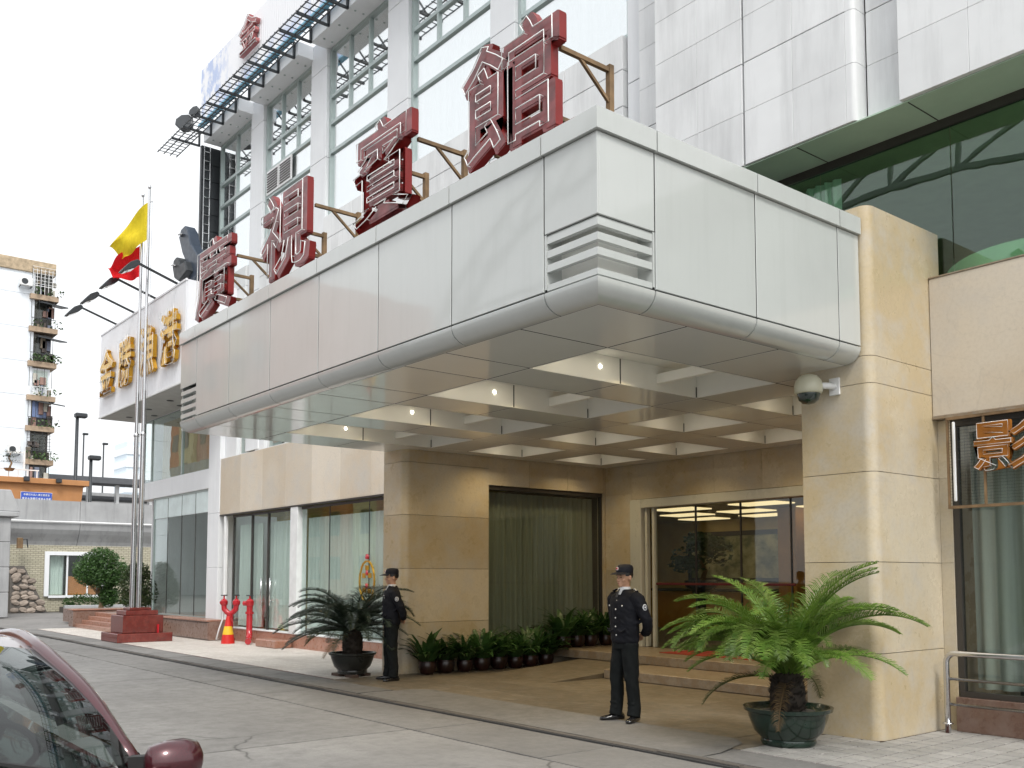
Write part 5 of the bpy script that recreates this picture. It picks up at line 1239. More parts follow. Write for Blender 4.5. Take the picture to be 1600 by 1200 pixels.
def cycad(lab, loc, pot_m, leaf_m, trunk_h, n, L, sd, rz0=0, pot=(.40, .36), elev=(10, 78), old_m=None, plan=None):
    r = random.Random(sd); t_ = thing('potted_cycad', lab, 'plant', loc)
    Rp, Hp = pot
    MB().lathe([(Rp * .62, 0), (Rp * .66, .03), (Rp * .64, .06), (Rp * .80, Hp * .35), (Rp * .93, Hp * .72), (Rp * .96, Hp * .86), (Rp * 1.04, Hp * .9), (Rp * 1.06, Hp), (Rp * .98, Hp * 1.0), (Rp * .92, Hp * .9), (Rp * .5, Hp * .86)], (0, 0, 0), 36).build('pot', pot_m, t_, smooth=True, local=True, auto=50)
    MB().lathe([(Rp * .90, Hp * .84), (Rp * .5, Hp * .90), (.02, Hp * .91)], (0, 0, 0), 24).build('soil', MT['kerb'], t_, local=True)
    tm = MB(); zt = Hp * .85 + trunk_h
    tm.lathe([(.15, 0), (.17, trunk_h * .3), (.165, trunk_h * .7), (.12, trunk_h), (.04, trunk_h + .05)], (0, 0, Hp * .85), 14)
    for i in range(260):
        a = r.uniform(0, 6.28); z = Hp * .88 + r.uniform(0, trunk_h * .95); c = Vector((.155 * math.cos(a), .155 * math.sin(a), z)); o_ = Vector((math.cos(a), math.sin(a), .9)).normalized() * .06; s_ = Vector((-math.sin(a), math.cos(a), 0)) * .022
        tm.add([c - s_, c + s_, c + o_, c - Vector((0, 0, .03))], [(0, 1, 2), (0, 3, 1)])
    tm.build('trunk', plain('cycad_bark_%d' % sd, (0.028, 0.021, 0.015), .9, 0, .4, 9), t_, local=True)
    meshes = [frond_mesh('frond', L * r.uniform(.9, 1.05), e, bnd, leaf_m, r, leaf=.27, twist=tw) for e, bnd, tw in ((72, 95, .2), (60, 95, -.3), (48, 90, .35), (36, 78, -.2), (22, 62, .25), (8, 50, -.15), (66, 130, .5), (80, 70, .1))]
    old_mesh = [frond_mesh('frond', L * .9, 14, 75, leafmat('old_frond_%d' % sd, (0.11, 0.12, 0.03), (0.08, 0.11, 0.03), .6), r, leaf=.22, n=56, twist=.3), frond_mesh('frond', L * .8, -5, 60, leafmat('dry_frond_%d' % sd, (0.17, 0.10, 0.04), (0.12, 0.08, 0.03), .7), r, leaf=.20, n=44, twist=-.3)]
    for a, k in ((215, 0), (300, 1), (95, 0)):
        o = link('frond', old_mesh[k], t_, (0, 0, zt - .06)); o.rotation_euler = (r.uniform(-.2, .2), 0, R(a + rz0)); o.scale = (.8, .8, .8)
    spec = plan or [(i * 137.5 + rz0 + r.uniform(-14, 14), min(7, int((i / n) * 6.2)) if r.random() > .12 else 6, r.uniform(.82, 1.08)) for i in range(n)]
    for a, k, s_ in spec:
        o = link('frond', meshes[k], t_, (.05 * math.cos(R(a)), .05 * math.sin(R(a)), zt - .02)); o.rotation_euler = (r.uniform(-.15, .15), 0, R(a)); o.scale = (s_, s_, s_)
    return t_
green_pot = plain('dark_green_glaze', (0.010, 0.026, 0.018), .2, 0, .3, 7, coat=.4); black_pot = plain('black_glaze', (0.02, 0.022, 0.02), .3, coat=.2)
rr_ = random.Random(77); plan_r = []
# image-right side: long rising fronds; left side: arching ones that hang; upright young ones in the middle
for i in range(15): plan_r.append((51 + rr_.uniform(-48, 48), rr_.choice((0, 0, 7, 7, 1)), rr_.uniform(1.02, 1.22)))
for i in range(26): plan_r.append((231 + rr_.uniform(-60, 60), rr_.choice((6, 6, 6, 1, 2, 0)), rr_.uniform(.95, 1.2)))
for i in range(9): plan_r.append((-39 + rr_.uniform(-45, 45), rr_.choice((6, 2, 1, 3)), rr_.uniform(.72, .92)))
for i in range(6): plan_r.append((141 + rr_.uniform(-45, 45), rr_.choice((0, 1, 7)), rr_.uniform(.85, 1.0)))
for i in range(9): plan_r.append((rr_.uniform(0, 360), 7, rr_.uniform(.5, .85)))
for a_ in (20, 75, 200, 250, 300): plan_r.append((a_, 3, rr_.uniform(.75, .95)))
palm_r = cycad('bright green cycad in a dark green glazed bowl beside the marble pillar', (-5.62, 7.98, .0225), green_pot, leafmat('fresh_frond', (0.07, 0.16, 0.018), (0.19, 0.30, 0.05)), .36, 50, 1.27, 11, plan=plan_r)
palm_l = cycad('dark grey-green cycad in a black bowl on bricks behind the far guard', (-13.95, 7.92, .065), black_pot, leafmat('dull_frond', (0.028, 0.05, 0.032), (0.06, 0.085, 0.06), .3), .42, 62, 1.26, 23, pot=(.37, .34))
for dx, dy in ((-.2, -.15), (.2, -.12), (0, .22)):
    k_ = box('brick', -13.95 + dx - .12, -13.95 + dx + .12, 7.92 + dy - .06, 7.92 + dy + .06, .018, .064, plain('dark_brick', (0.07, 0.045, 0.035), .9) if dx < 0 else bpy.data.materials['dark_brick'], palm_l, .004)
# row of leafy pots along the porch side wall
red_pot = plain('oxblood_glaze', (0.024, 0.006, 0.005), .35, 0, .3, 8, coat=.25, rnd=.5)
aspi = leafmat('broad_leaf', (0.030, 0.075, 0.022), (0.055, 0.13, 0.035), .35)
def leaf_plant_mesh(r, n=46, h=.52):
    m = MB()
    for i in range(n):
        a = r.uniform(0, 6.28); ln = h * r.uniform(.7, 1.2); e = R(r.uniform(35, 85)); w = r.uniform(.028, .05); p = Vector((.06 * math.cos(a), .06 * math.sin(a), 0)); pts = []
        for k in range(6):
            pts.append(p.copy()); th = e - R(95) * (k / 5) ** 1.6 * r.uniform(.6, 1.1); p = p + Vector((math.cos(a) * math.cos(th), math.sin(a) * math.cos(th), math.sin(th))) * ln / 5
        s_ = Vector((-math.sin(a), math.cos(a), 0)); b0 = len(m.v)
        for k, q_ in enumerate(pts): ww_ = w * math.sin(math.pi * min(1, .08 + k / 5 * .92)) + .002; m.v += [tuple(q_ - s_ * ww_), tuple(q_ - Vector((0, 0, .006))), tuple(q_ + s_ * ww_)]
        for k in range(5):
            for j in (0, 1): m.f.append((b0 + k*3 + j, b0 + k*3 + j + 1, b0 + k*3 + 4 + j, b0 + k*3 + 3 + j))
    return m.mesh('foliage', aspi, smooth=True, fix=False)
rp = random.Random(12); fol = [leaf_plant_mesh(rp) for _ in range(4)]
pot_me = MB().lathe([(.13, 0), (.17, .05), (.21, .16), (.205, .25), (.19, .28), (.205, .30), (.17, .30), (.15, .26)], (0, 0, 0), 22).mesh('pot', red_pot, smooth=True)
order = ['first', 'second', 'third', 'fourth', 'fifth', 'sixth', 'seventh', 'eighth', 'ninth', 'tenth', 'eleventh', 'last']
zf = lambda y: .0225 if y < 11.9 else .326
for i in range(12):
    y = 9.02 + i * .375; t_ = thing('potted_plant', order[i] + ' red pot with broad green leaves along the porch wall, counted from the street', 'plant', (-13.38 + rp.uniform(-.03, .03), y, zf(y + .25)), group='leafy pots along the porch wall')
    o = link('pot', pot_me, t_); s_ = rp.uniform(.66, .76); o.scale = (s_, s_, s_)
    o = link('foliage', fol[i % 4], t_, (0, 0, .17)); o.rotation_euler = (0, 0, rp.uniform(0, 6)); s_ = rp.uniform(1.0, 1.3); o.scale = (s_, s_, s_)
# clipped tree, shrub and hedge at the street end
tr = thing('clipped_tree', 'round clipped broadleaf tree before the brick house window', 'tree', (-42, 11.85, .0)); r3 = random.Random(31)
m = MB(); m.tube([(0, 0, 0), (.05, .1, .6), (0, 0, 1.1), (.1, -.1, 1.7)], [.13, .11, .10, .05], 8); m.tube([(0, 0, .9), (-.1, .5, 1.5)], [.06, .03], 6); m.tube([(0, 0, .9), (.1, -.55, 1.5)], [.06, .03], 6); m.build('trunk', MT['rust'], tr, local=True)
bl_ = [(0, 0, 1.98, .95, 1.12, .85), (.2, -.5, 1.85, .6, .65, .55), (.2, .55, 1.8, .6, .65, .55), (.1, 0, 2.4, .6, .7, .5), (.3, .1, 1.6, .5, .9, .4), (.2, .3, .9, .35, .4, .5)]
lm = leafmat('tree_leaf', (0.03, 0.075, 0.02), (0.08, 0.16, 0.04), .4)
leaf_cloud(MB(), bl_, 8500, .062, r3, .6).build('crown', lm, tr, local=True, fix=False)
sh = thing('shrub', 'dense oval shrub on the terrace directly behind the flagpole plinth', 'shrub', (-30.55, 9.72, .50)); r4 = random.Random(41)
MB().tube([(0, 0, 0), (0, 0, 1.2)], [.08, .03], 6).build('trunk', MT['rust'], sh, local=True)
leaf_cloud(MB(), [(0, 0, .85, .54, .54, .75), (.1, .2, .65, .42, .42, .55), (.1, -.22, .70, .38, .38, .55), (.05, 0, 1.28, .36, .38, .36)], 5200, .042, r4, .8).build('crown', leafmat('shrub_leaf', (0.045, 0.085, 0.025), (0.10, 0.14, 0.045), .45), sh, local=True, fix=False)
hd = leaf_cloud(MB(), [(-49.35, 12.5 + i * .42, .42 + .1 * (i % 3), .25, .28, .28 + .08 * (i % 2)) for i in range(12)], 2600, .06, random.Random(6), .8).build('hedge', lm, fix=False); tag(hd, 'low uneven green hedge in the stone planter', 'hedge')
# ================================================================== the two guards
def loft(m, rings, n=16):
    """rings: (centre, rx, ry) in horizontal planes, closed at both ends"""
    b = len(m.v)
    for (cx, cy, cz), rx, ry in rings:
        for k in range(n):
            a = 2 * math.pi * k / n; m.v.append((cx + rx * math.cos(a), cy + ry * math.sin(a), cz))
    for i in range(len(rings) - 1):
        for k in range(n): q_ = b + i * n; m.f.append((q_ + k, q_ + (k + 1) % n, q_ + n + (k + 1) % n, q_ + n + k))
    m.f.append(tuple(b + k for k in reversed(range(n)))); q_ = b + (len(rings) - 1) * n; m.f.append(tuple(q_ + k for k in range(n)))
    return m
def ball(m, c, r, n=12, k=8):
    rx, ry, rz = r
    return loft(m, [((c[0], c[1], c[2] - rz * math.cos(math.pi * (i + .3) / (k + .6))), rx * math.sin(math.pi * (i + .3) / (k + .6)), ry * math.sin(math.pi * (i + .3) / (k + .6))) for i in range(k + 1)], n)
def fuse(m, name, mat, voxel, smooth=2):
    """one continuous skin around everything collected in m"""
    me = m.mesh(name, mat); o = bpy.data.objects.new(name, me); COL.objects.link(o)
    md = o.modifiers.new('r', 'REMESH'); md.mode = 'VOXEL'; md.voxel_size = voxel
    if smooth: s_ = o.modifiers.new('s', 'SMOOTH'); s_.iterations = smooth; s_.factor = .5
    dg = bpy.context.evaluated_depsgraph_get(); out = bpy.data.meshes.new_from_object(o.evaluated_get(dg)); out.name = name
    bpy.data.objects.remove(o); bpy.data.meshes.remove(me)
    out.materials.clear(); out.materials.append(mat); out.polygons.foreach_set('use_smooth', [True] * len(out.polygons)); return out
skin = plain('skin', (0.50, 0.28, 0.18), .5, 0, .06, 20); navy = plain('navy_uniform_cloth', (0.0065, 0.0072, 0.011), .75, 0, .25, 6, spec=.25, bmp=.25, bscale=14); trous = plain('dark_trouser_cloth', (0.0070, 0.0088, 0.0092), .8, 0, .2, 5, spec=.2, bmp=.3, bscale=9)
shoe_m = plain('black_leather', (0.010, 0.010, 0.011), .14, 0, .2, 8, coat=.4); hair_m = plain('black_hair', (0.010, 0.009, 0.009), .45); shirt = plain('white_shirt', (0.78, 0.79, 0.80), .7); silver = plain('silver_button', (0.78, 0.78, 0.76), .22, .6)
def crease(me, amp, sd, sc=(9, 9, 16)):
    """cloth folds: push the vertices along their normals by stretched noise"""
    co = [(v.co.copy(), v.normal.copy()) for v in me.vertices]
    for v, (p, n_) in zip(me.vertices, co):
        q_ = Vector((p.x * sc[0] + sd, p.y * sc[1], p.z * sc[2] + p.x * 10)); k = mnoise.noise(q_) + .5 * mnoise.noise(q_ * 2.1)
        v.co = p + n_ * amp * (k if k > 0 else k * .4)
    me.update(); return me
def leg_pts(s, fy): return [(s * .085, .0, .90), (s * .095, -.005, .72), (s * .105, -.015 + fy * .4, .48), (s * .118, .012 + fy * .8, .24), (s * .122, .005 + fy, .13)]
def make_body():
    m = MB()
    # head: cranium, jaw, chin, nose, brow ridge, ears, neck
    ball(m, (0, .012, 1.625), (.074, .092, .098), 18, 12); ball(m, (0, -.018, 1.555), (.058, .066, .075), 16, 10); ball(m, (0, -.056, 1.507), (.028, .026, .022)); ball(m, (0, -.072, 1.615), (.048, .020, .016))
    m.tube([(0, -.078, 1.607), (0, -.094, 1.578), (0, -.104, 1.563), (0, -.085, 1.556)], [.008, .011, .014, .010], 8)
    for s in (-1, 1): ball(m, (s * .077, .022, 1.588), (.010, .020, .033)); ball(m, (s * .040, -.050, 1.565), (.024, .026, .026)); ball(m, (s * .013, -.093, 1.560), (.008, .008, .007))
    ball(m, (0, -.080, 1.532), (.022, .010, .007)); ball(m, (0, -.078, 1.523), (.019, .010, .006))
    m.tube([(0, .022, 1.40), (0, .018, 1.47), (0, .006, 1.55)], [.062, .054, .052], 14)
    loft(m, [((0, .01, .84), .10, .07), ((0, .0, .95), .11, .075), ((0, 0, 1.10), .115, .08), ((0, 0, 1.28), .165, .10), ((0, .01, 1.38), .15, .08), ((0, .015, 1.43), .07, .055)], 18)
    for s in (-1, 1):
        m.tube([(s * .15, .01, 1.385), (s * .215, .03, 1.30), (s * .25, .085, 1.13), (s * .20, .15, 1.02), (s * .085, .178, .945)], [.05, .046, .040, .036, .026], 10)
        m.tube(leg_pts(s, -.03 if s < 0 else .02), [.078, .066, .052, .040, .034], 10)
        # clasped hands: palm, thumb and four curled fingers
        ball(m, (s * .045, .185 + .012 * s, .92), (.045, .016, .040))
        for j in range(4):
            a = .018 * j; m.tube([(s * .02, .19 + .012 * s, .943 - a), (s * -.012, .200 + .016 * s, .938 - a), (s * -.036, .196 + .014 * s, .925 - a)], [.009, .0085, .007], 6)
        m.tube([(s * .055, .178, .945), (s * .03, .172, .968), (s * .008, .178, .972)], [.010, .010, .008], 6)
    return fuse(m, 'body', skin, .0068, 2)
def make_jacket(sd=0, el=0.0):
    m = MB()
    loft(m, [((0, .005, .862), .165, .128), ((0, .005, .89), .178, .138), ((0, .005, .945), .178, .138), ((0, .003, .99), .186, .144), ((0, 0, 1.10), .190, .142), ((0, -.003, 1.22), .196, .143), ((0, 0, 1.32), .202, .134), ((0, .008, 1.385), .190, .112), ((0, .014, 1.425), .135, .088), ((0, .018, 1.450), .082, .072), ((0, .018, 1.465), .070, .066)], 22)
    for s in (-1, 1):
        m.tube([(s * .145, .008, 1.375), (s * .205, .020, 1.345), (s * .232, .038, 1.27), (s * (.252 - el * .5), .062 + el, 1.19), (s * (.268 - el), .088 + el, 1.12), (s * (.250 - el), .122 + el, 1.05), (s * .200, .150, 1.00), (s * .14, .170, .965)], [.078, .080, .072, .066, .062, .060, .055, .048], 14)
        for j in range(5): ball(m, (s * (.235 - .02 * abs(j - 2)), .02 + .02 * j, 1.09 + .02 * j), (.05, .012, .012))
        m.tube([(s * .155, -.12, 1.03), (s * .10, -.138, .99), (s * .03, -.142, 1.01)], .012, 6)
    return crease(fuse(m, 'jacket', navy, .0085, 3), .010, sd)
def make_trousers(sd=0, near=1.0):
    m = MB(); loft(m, [((0, .005, .80), .155, .118), ((0, .005, .87), .160, .120), ((0, .005, .925), .155, .116), ((0, .005, .97), .145, .105)], 20)
    for s in (-1, 1):
        f_ = -.03 if s < 0 else .02
        m.tube([(s * .080, .004, .86), (s * .088, .0, .74), (s * .100, -.008 + f_ * .3, .60), (s * .108, -.012 + f_ * .5, .47), (s * .115, .004 + f_ * .7, .32), (s * .120, .010 + f_ * .9, .18), (s * .123, .0 + f_, .10), (s * .124, -.012 + f_, .055)], [.098, .096, .086, .077, .072, .072, .074, .072], 16)
        for j in range(3): ball(m, (s * .122, -.05 + f_, .10 + .05 * j), (.06, .014, .010))
        ball(m, (s * .10, -.075, .50), (.03, .02, .06))
    return crease(fuse(m, 'trousers', trous, .009, 3), .011, sd + 5, (11, 11, 7))
def make_shoe(s, f_):
    m = MB(); ca, sa = math.cos(R(s * 24)), math.sin(R(s * 24))
    prof = [(-.085, .030, .058), (-.07, .038, .075), (-.02, .040, .085), (.05, .044, .07), (.11, .048, .052), (.165, .042, .042), (.195, .022, .030)]
    n = 12; b = len(m.v)
    for d, w, h in prof:
        for k in range(n):
            a = 2 * math.pi * k / n; lx = w * math.cos(a); lz = max(0.004, h * .5 + h * .55 * math.sin(a)); ly = -d
            m.v.append((s * .123 + lx * ca - ly * sa, f_ + .01 + lx * sa + ly * ca, lz))
    for i in range(len(prof) - 1):
        for k in range(n): q_ = b + i * n; m.f.append((q_ + k, q_ + (k + 1) % n, q_ + n + (k + 1) % n, q_ + n + k))
    m.f.append(tuple(b + k for k in range(n))); m.f.append(tuple(b + (len(prof) - 1) * n + k for k in range(n)))
    return m.mesh('shoe', shoe_m, smooth=True)
G = {}
G['body'] = make_body(); G['jacket'] = make_jacket(); G['trousers'] = make_trousers(); G['jacket_b'] = make_jacket(3.7, .022); G['trousers_b'] = make_trousers(8.1); G['shoe_a'] = make_shoe(-1, -.03); G['shoe_b'] = make_shoe(1, .02)
m = MB(); ball(m, (0, .022, 1.632), (.081, .093, .092), 18, 12); m2 = MB()
for v_ in m.v: pass
hm = m.mesh('hair', hair_m, smooth=True); bm = bmesh.new(); bm.from_mesh(hm)
bmesh.ops.delete(bm, geom=[v for v in bm.verts if (v.co.z < 1.572) or (v.co.y < -.045 and v.co.z < 1.652) or (v.co.y < .0 and v.co.z < 1.60)], context='VERTS'); bm.to_mesh(hm); bm.free(); G['hair'] = hm
m = MB(); loft(m, [((0, .005, 1.648), .087, .104), ((0, .005, 1.672), .090, .107), ((0, .008, 1.700), .090, .106), ((0, .012, 1.728), .078, .090), ((0, .014, 1.742), .05, .06), ((0, .014, 1.746), .01, .012)], 24)
capb = len(m.v)
for i in range(13):
    a = math.pi * (1.12 + .76 * i / 12); ca, sa = math.cos(a), math.sin(a)
    for rr_, dz in ((1.0, 0), (1.5, -.008), (1.95, -.030)): m.v.append((.086 * ca * (1 + (rr_ - 1) * .35), .005 + .104 * sa * rr_, 1.655 + dz))
for i in range(12):
    for j in range(2): q_ = capb + i * 3 + j; m.f.append((q_, q_ + 3, q_ + 4, q_ + 1))
G['cap'] = m.mesh('cap', plain('navy_cap_cloth', (0.010, 0.011, 0.019), .7, spec=.3), smooth=True, fix=False, auto=40)
G['badge'] = MB().lathe([(.020, -.004), (.020, .003), (.012, .005)], (0, 0, 0), 14).mesh('cap_badge', plain('white_red_badge', (0.75, 0.62, 0.62), .4), smooth=False)
G['badge_red'] = MB().lathe([(.012, -.004), (.012, .0062), (.004, .0066)], (0, 0, 0), 12).mesh('badge_centre', MT['fire_red'])
m = MB(); m.add([(0, -.062, 1.470), (-.046, -.050, 1.478), (-.035, -.088, 1.405), (0, -.098, 1.380)], [(0, 1, 2, 3)]); m.add([(0, -.062, 1.470), (.046, -.050, 1.478), (.035, -.088, 1.405), (0, -.098, 1.380)], [(0, 3, 2, 1)])
loft(m, [((0, .012, 1.452), .066, .066), ((0, .010, 1.490), .060, .060)], 18); sm_ = m.mesh('collar', shirt, fix=False)
G['collar'] = sm_
G['tie'] = MB().add([(-.014, -.075, 1.462), (.014, -.075, 1.462), (.017, -.092, 1.440), (-.017, -.092, 1.440), (-.020, -.118, 1.375), (.020, -.118, 1.375), (0, -.070, 1.47), (0, -.08, 1.38)], [(0, 1, 2, 3), (3, 2, 5, 4), (0, 6, 1)]).mesh('tie', MT['black'], fix=False)
bt = MB(); 
G['button'] = ball(MB(), (0, 0, 0), (.0105, .006, .0105), 10, 6).mesh('button', silver, smooth=True)
G['patch'] = MB().lathe([(.034, -.004), (.036, 0), (.030, .004)], (0, 0, 0), 16, 1, .82).mesh('arm_patch', plain('white_patch_rim', (0.62, 0.64, 0.66), .6)); G['patch_in'] = MB().lathe([(.025, -.002), (.025, .0052), (.01, .006)], (0, 0, 0), 16, 1, .82).mesh('patch_centre', plain('navy_patch', (0.03, 0.035, 0.07), .6))
G['eagle'] = MB().add([(-.014, 0, .0066), (0, .012, .0066), (.014, 0, .0066), (0, -.012, .0066)], [(0, 1, 2, 3)]).mesh('patch_emblem', shirt)
G['eye'] = ball(MB(), (0, 0, 0), (.011, .006, .005), 10, 6).mesh('eye', plain('dark_eye', (0.012, 0.010, 0.009), .15), smooth=True); G['brow'] = MB().tube([(-.016, 0, -.002), (0, -.004, .002), (.016, .004, 0)], .003, 5).mesh('eyebrow', hair_m)
G['lip'] = ball(MB(), (0, 0, 0), (.019, .004, .0045), 10, 6).mesh('lips', plain('lips', (0.36, 0.14, 0.12), .5), smooth=True)
G['shoulder'] = MB().box(-.035, .035, -.022, .022, -.004, .006).mesh('epaulette', navy, bevel=.003); G['shbar'] = MB().box(-.022, .022, -.012, .012, .006, .010).mesh('epaulette_bar', silver)
G['tag'] = MB().box(-.028, .028, -.004, .004, -.008, .008).mesh('name_bar', silver); G['belt'] = loft(MB(), [((0, .005, .868), .150, .116), ((0, .005, .905), .152, .118)], 24).mesh('belt', MT['black'])
def guard(lab, loc, rz, name_bar, lean=0.0, sc=1.0):
    g_ = thing('person', lab, 'person', loc, rz); g_.scale = (sc, sc, sc)
    bd_ = link('body', G['body'], g_)
    for nm in ('jacket', 'trousers', 'hair', 'cap', 'collar', 'tie', 'belt'): link(nm, G[nm + '_b'] if name_bar and nm + '_b' in G else G[nm], g_)
    link('shoe', G['shoe_a'], g_); link('shoe', G['shoe_b'], g_)
    capo = [o for o in g_.children if o.name.startswith('cap')][0]
    for me_, z_ in (('badge', 0), ('badge_red', -.002)): o = link('cap_badge', G[me_], capo, (0, -.104 + z_, 1.693)); o.rotation_euler = (R(80), 0, 0)
    jk = [o for o in g_.children if o.name.startswith('jacket')][0]
    for i, z in enumerate((1.335, 1.24, 1.145, 1.05, .955)): link('button', G['button'], jk, (.012, -(.122, .143, .147, .146, .137)[i], z))
    for s in (-1, 1): link('button', G['button'], jk, (s * .105, -.132, 1.28))
    for me_ in ('patch', 'patch_in', 'eagle'):
        o = link('arm_patch', G[me_], jk, (.302, .030, 1.265)); o.rotation_euler = (0, R(82), R(-8)); 
    for s in (-1, 1):
        for me_ in ('shoulder', 'shbar'): o = link('epaulette', G[me_], jk, (s * .165, .012, 1.452 - .0)); o.rotation_euler = (0, R(s * 20), 0)
    if name_bar: o = link('name_bar', G['tag'], jk, (.085, -.138, 1.315))
    for s in (-1, 1): link('eye', G['eye'], bd_, (s * .031, -.0745, 1.597)); link('eyebrow', G['brow'], bd_, (s * .031, -.084, 1.618))
    link('lips', G['lip'], bd_, (0, -.0895, 1.5285))
    return g_
guard('person in dark uniform and cap standing on the apron before the entrance doors', (-7.63, 7.80, .031), R(-4), False)
guard('person in dark uniform and cap standing by the marble column and the far cycad', (-12.97, 8.05, .0225), R(-22), True, sc=1.005)
# ================================================================== parked car at the picture's corner
car = thing('parked_car', 'dark maroon saloon car at the lower corner, facing the viewpoint', 'car', (-4.15, .37, 0))
def paint():
    m, t, b = nmat('maroon_car_paint'); n = noise(t, wpos(t), 400, 2); t.links.new(mixc(t, ramp(t, n, [(.4, 0), (.6, 1)]), (0.042, 0.003, 0.007), (0.075, 0.006, 0.012)), b.inputs['Base Color'])
    b.inputs['Metallic'].default_value = .35; b.inputs['Roughness'].default_value = .28; b.inputs['Coat Weight'].default_value = 1.0; b.inputs['Coat Roughness'].default_value = .03; return m
CP = paint(); CG = glass_mat('car_glass', (0.28, 0.34, 0.32), .05, .85, 0, 4.2); seal = plain('black_rubber', (0.012, 0.012, 0.012), .5); trim = plain('bright_trim', (0.6, 0.6, 0.6), .15, 1.0)
def grid(m, P, nu, nv):
    b = len(m.v)
    for i in range(nu + 1):
        for j in range(nv + 1): m.v.append(tuple(P(i / nu, j / nv)))
    for i in range(nu):
        for j in range(nv): q_ = b + i * (nv + 1) + j; m.f.append((q_, q_ + nv + 1, q_ + nv + 2, q_ + 1))
    return m
# lower body: sections along the length
st_ = [(2.22, .50, .42, .56), (2.14, .66, .30, .64), (1.95, .78, .22, .70), (1.4, .84, .20, .80), (.85, .85, .20, .89), (.4, .85, .20, .93), (-.5, .85, .20, .94), (-1.3, .85, .20, .96), (-1.75, .83, .22, .98), (-2.1, .76, .28, .95), (-2.2, .60, .40, .86)]
m = MB(); n = 17
for x, w, zb, zt in st_:
    half = [(0, zb), (.8, zb), (.96, zb + .12), (1.0, zb + .35 * (zt - zb) + .05), (.985, zt - .16), (.955, zt - .06), (.88, zt), (.5, zt + .035), (0, zt + .045)]
    ring_ = [(w * a, z) for a, z in half] + [(-w * a, z) for a, z in reversed(half[1:-1])]
    for y, z in ring_: m.v.append((x, y, z))
k = 16
for i in range(len(st_) - 1):
    for j in range(k): m.f.append((i*k + j, i*k + (j + 1) % k, (i+1)*k + (j + 1) % k, (i+1)*k + j))
m.f.append(tuple(range(k))); m.f.append(tuple((len(st_) - 1) * k + j for j in range(k)))
body = m.build('body', CP, car, smooth=True, local=True, auto=50)
def wsb(v): y = -.80 + 1.60 * v; return Vector((.78 - .30 * (y / .8) ** 2, y, .945))
def wst(v): y = -.675 + 1.35 * v; q_ = y / .675; return Vector((-.26 - .17 * q_ * q_, y, 1.372 - .066 * q_ * q_))
def rwt(v): y = -.64 + 1.28 * v; q_ = y / .64; return Vector((-1.36 + .06 * q_ * q_, y, 1.362 - .06 * q_ * q_))
def rwb(v): y = -.74 + 1.48 * v; q_ = y / .74; return Vector((-1.86 + .10 * q_ * q_, y, .99))
wsg = grid(MB(), lambda u, v: wsb(v).lerp(wst(v), u) + Vector((.04, 0, .035)) * math.sin(math.pi * u), 12, 24).build('windshield', CG, car, smooth=True, local=True, fix=False)
grid(MB(), lambda u, v: wst(v).lerp(rwt(v), u) + Vector((0, 0, .045 * math.sin(math.pi * u))), 14, 24).build('roof', CP, car, smooth=True, local=True, fix=False)
grid(MB(), lambda u, v: rwt(v).lerp(rwb(v), u) + Vector((-.03, 0, .03)) * math.sin(math.pi * u), 8, 16).build('rear_window', CG, car, smooth=True, local=True, fix=False)
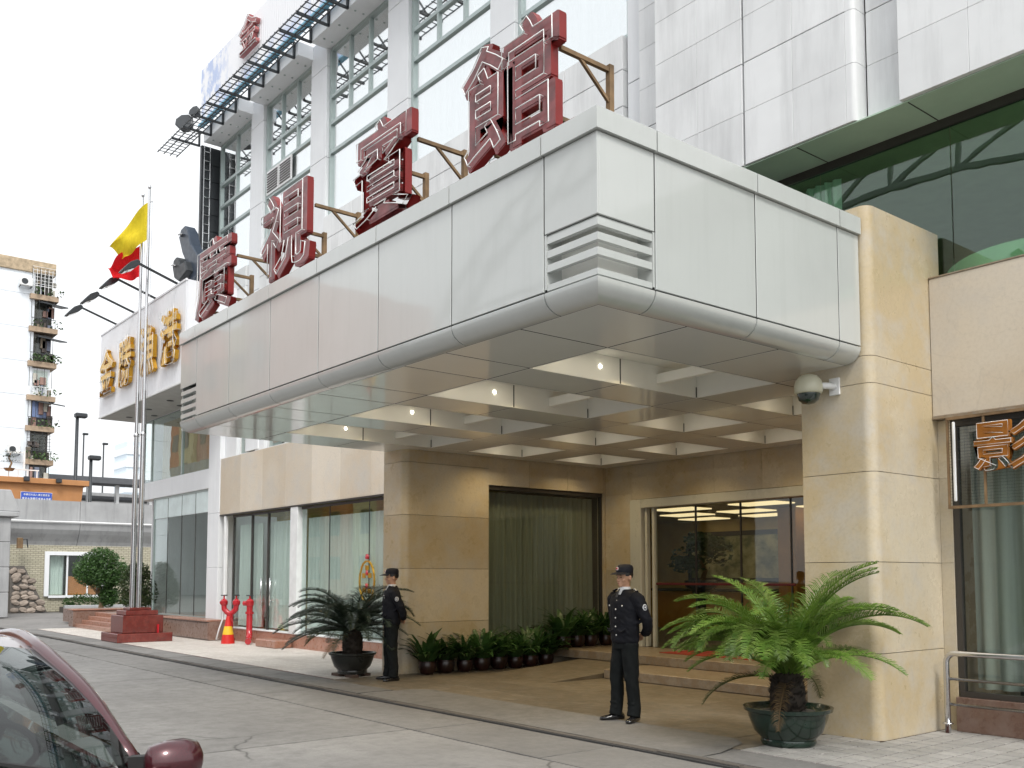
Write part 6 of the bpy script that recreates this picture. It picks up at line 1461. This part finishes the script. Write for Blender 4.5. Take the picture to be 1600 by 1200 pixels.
for s in (-1, 1):
    e = 1.0 if s > 0 else 0.0
    A0, A1, C1, C0 = wsb(e), wst(e), rwt(e), rwb(e)
    def rail(u, a=A1, c=C1): return a.lerp(c, u) + Vector((0, s * .015 * math.sin(math.pi * u), .045 * math.sin(math.pi * u)))
    # roof rail, pillars
    pts = [A0 + Vector((-.04, s * .015, -.02)), A0.lerp(A1, .5) + Vector((.03, s * .014, .032)), A1 + Vector((.0, s * .008, .0))] + [rail(u) for u in (.15, .35, .5, .65, .85)] + [C1 + Vector((0, s * .006, 0)), C0 + Vector((0, s * .03, 0))]
    fine = []
    for a, c in zip(pts[:-1], pts[1:]):
        for q_ in range(4): fine.append(a.lerp(c, q_ / 4))
    fine.append(pts[-1])
    for _ in range(2): fine = [fine[0]] + [(fine[i - 1] + fine[i] * 2 + fine[i + 1]) / 4 for i in range(1, len(fine) - 1)] + [fine[-1]]
    MB().tube(fine, .036, 10).build('roof_rail', CP, car, smooth=True, local=True)
    MB().tube([p + Vector((.012, -s * .040, -.006)) for p in fine[:11]], .014, 8).build('windshield_seal', seal, car, smooth=True, local=True)
    MB().tube([p + Vector((-.012, s * .024, -.030)) for p in fine[1:30]], .012, 8).build('drip_trim', trim if s > 0 else seal, car, smooth=True, local=True)
    # side glass
    def sg(u, v):
        top = A0.lerp(A1, min(1, u / .36)) if u < .36 else rail((u - .36) / .46) if u < .82 else C1.lerp(C0, (u - .82) / .18)
        bot = Vector((A0.x + (C0.x - A0.x) * u, s * .82, .955)); return bot.lerp(top + Vector((0, s * .01, -.02)), v)
    grid(MB(), sg, 24, 4).build('side_window', CG, car, smooth=True, local=True, fix=False)
    for xx_ in (-.62,): MB().bar((xx_, s * .825, .95), (xx_ - .06, s * .70, 1.34), .08, .02).build('door_pillar', seal, car, local=True)
    MB().tube([(.42, s * .835, .955), (-.6, s * .84, .965), (-1.7, s * .81, .985)], .012, 6).build('belt_trim', seal, car, local=True)
    # door mirror
    mr = MB(); b0 = 0
    rings_ = [(-.10, .02, .03), (-.085, .055, .062), (-.03, .072, .078), (.03, .074, .080), (.075, .060, .066), (.095, .02, .025)]
    for d, hx, hz in rings_:
        for q_ in range(16):
            a = 2 * math.pi * q_ / 16; lx = hx * math.cos(a); mr.v.append((.56 + (lx if lx > 0 else lx * .35), s * (.925 + d * 1.1), .945 + hz * math.sin(a)))
    for i in range(len(rings_) - 1):
        for q_ in range(16): z_ = i * 16; mr.f.append((z_ + q_, z_ + (q_ + 1) % 16, z_ + 16 + (q_ + 1) % 16, z_ + 16 + q_))
    mr.f.append(tuple(range(16))); mr.f.append(tuple(80 + q_ for q_ in range(16)))
    mo = mr.build('door_mirror', CP, car, smooth=True, local=True, auto=60)
    MB().bar((.48, s * .79, .94), (.53, s * .86, .945), .05, .05).build('mirror_arm', seal, mo, local=True)
    for xx_ in (1.35, -1.32):
        wv = MB(); prof_ = [(.21, -.09), (.29, -.10), (.315, -.07), (.315, .07), (.29, .10), (.21, .09)]
        for r_, d in prof_:
            for q_ in range(24): a = 2 * math.pi * q_ / 24; wv.v.append((xx_ + r_ * math.cos(a), s * .76 + d, .315 + r_ * math.sin(a)))
        for i in range(5):
            for q_ in range(24): wv.f.append((i*24 + q_, i*24 + (q_ + 1) % 24, (i+1)*24 + (q_ + 1) % 24, (i+1)*24 + q_))
        wh_ = wv.build('wheel', seal, car, smooth=True, local=True)
        rim = MB()
        for q_ in range(5): a = 2 * math.pi * q_ / 5; rim.bar((xx_, s * .84, .315), (xx_ + .2 * math.cos(a), s * .84, .315 + .2 * math.sin(a)), .06, .03, up=(0, 1, 0))
        rim.build('rim', trim, wh_, local=True)
    MB().box(2.0, 2.17, s * .42 - .16, s * .42 + .16, .54, .66).build('headlight', MT['neon'], car, bevel=.02, local=True)
# cabin: dashboard, seats, wheel
cb = plain('dark_cabin', (0.03, 0.03, 0.032), .7)
MB().box(.25, .72, -.74, .74, .70, .93).build('dashboard', cb, car, bevel=.04, local=True)
for s in (-1, 1):
    q_ = MB().box(-.75, -.60, s * .38 - .22, s * .38 + .22, .45, 1.05).box(-.74, -.64, s * .38 - .12, s * .38 + .12, 1.06, 1.22).box(-.6, -.1, s * .38 - .22, s * .38 + .22, .42, .52); q_.build('seat', cb, car, bevel=.03, local=True)
MB().box(-1.7, .7, -.78, .78, .36, .42).build('cabin_floor', cb, car, local=True)
MB().tube([(.12 + .06 * math.cos(a), .38 + .18 * math.sin(a), .93 + .16 * math.cos(a)) for a in [i * math.pi / 10 for i in range(21)]], .014, 6).build('steering_wheel', seal, car, local=True)
MB().tube([(.70, .55, .965), (.52, .05, 1.075)], .009, 5).build('wiper', seal, car, local=True); MB().tube([(.72, -.05, .965), (.56, -.5, 1.06)], .009, 5).build('wiper', seal, car, local=True)
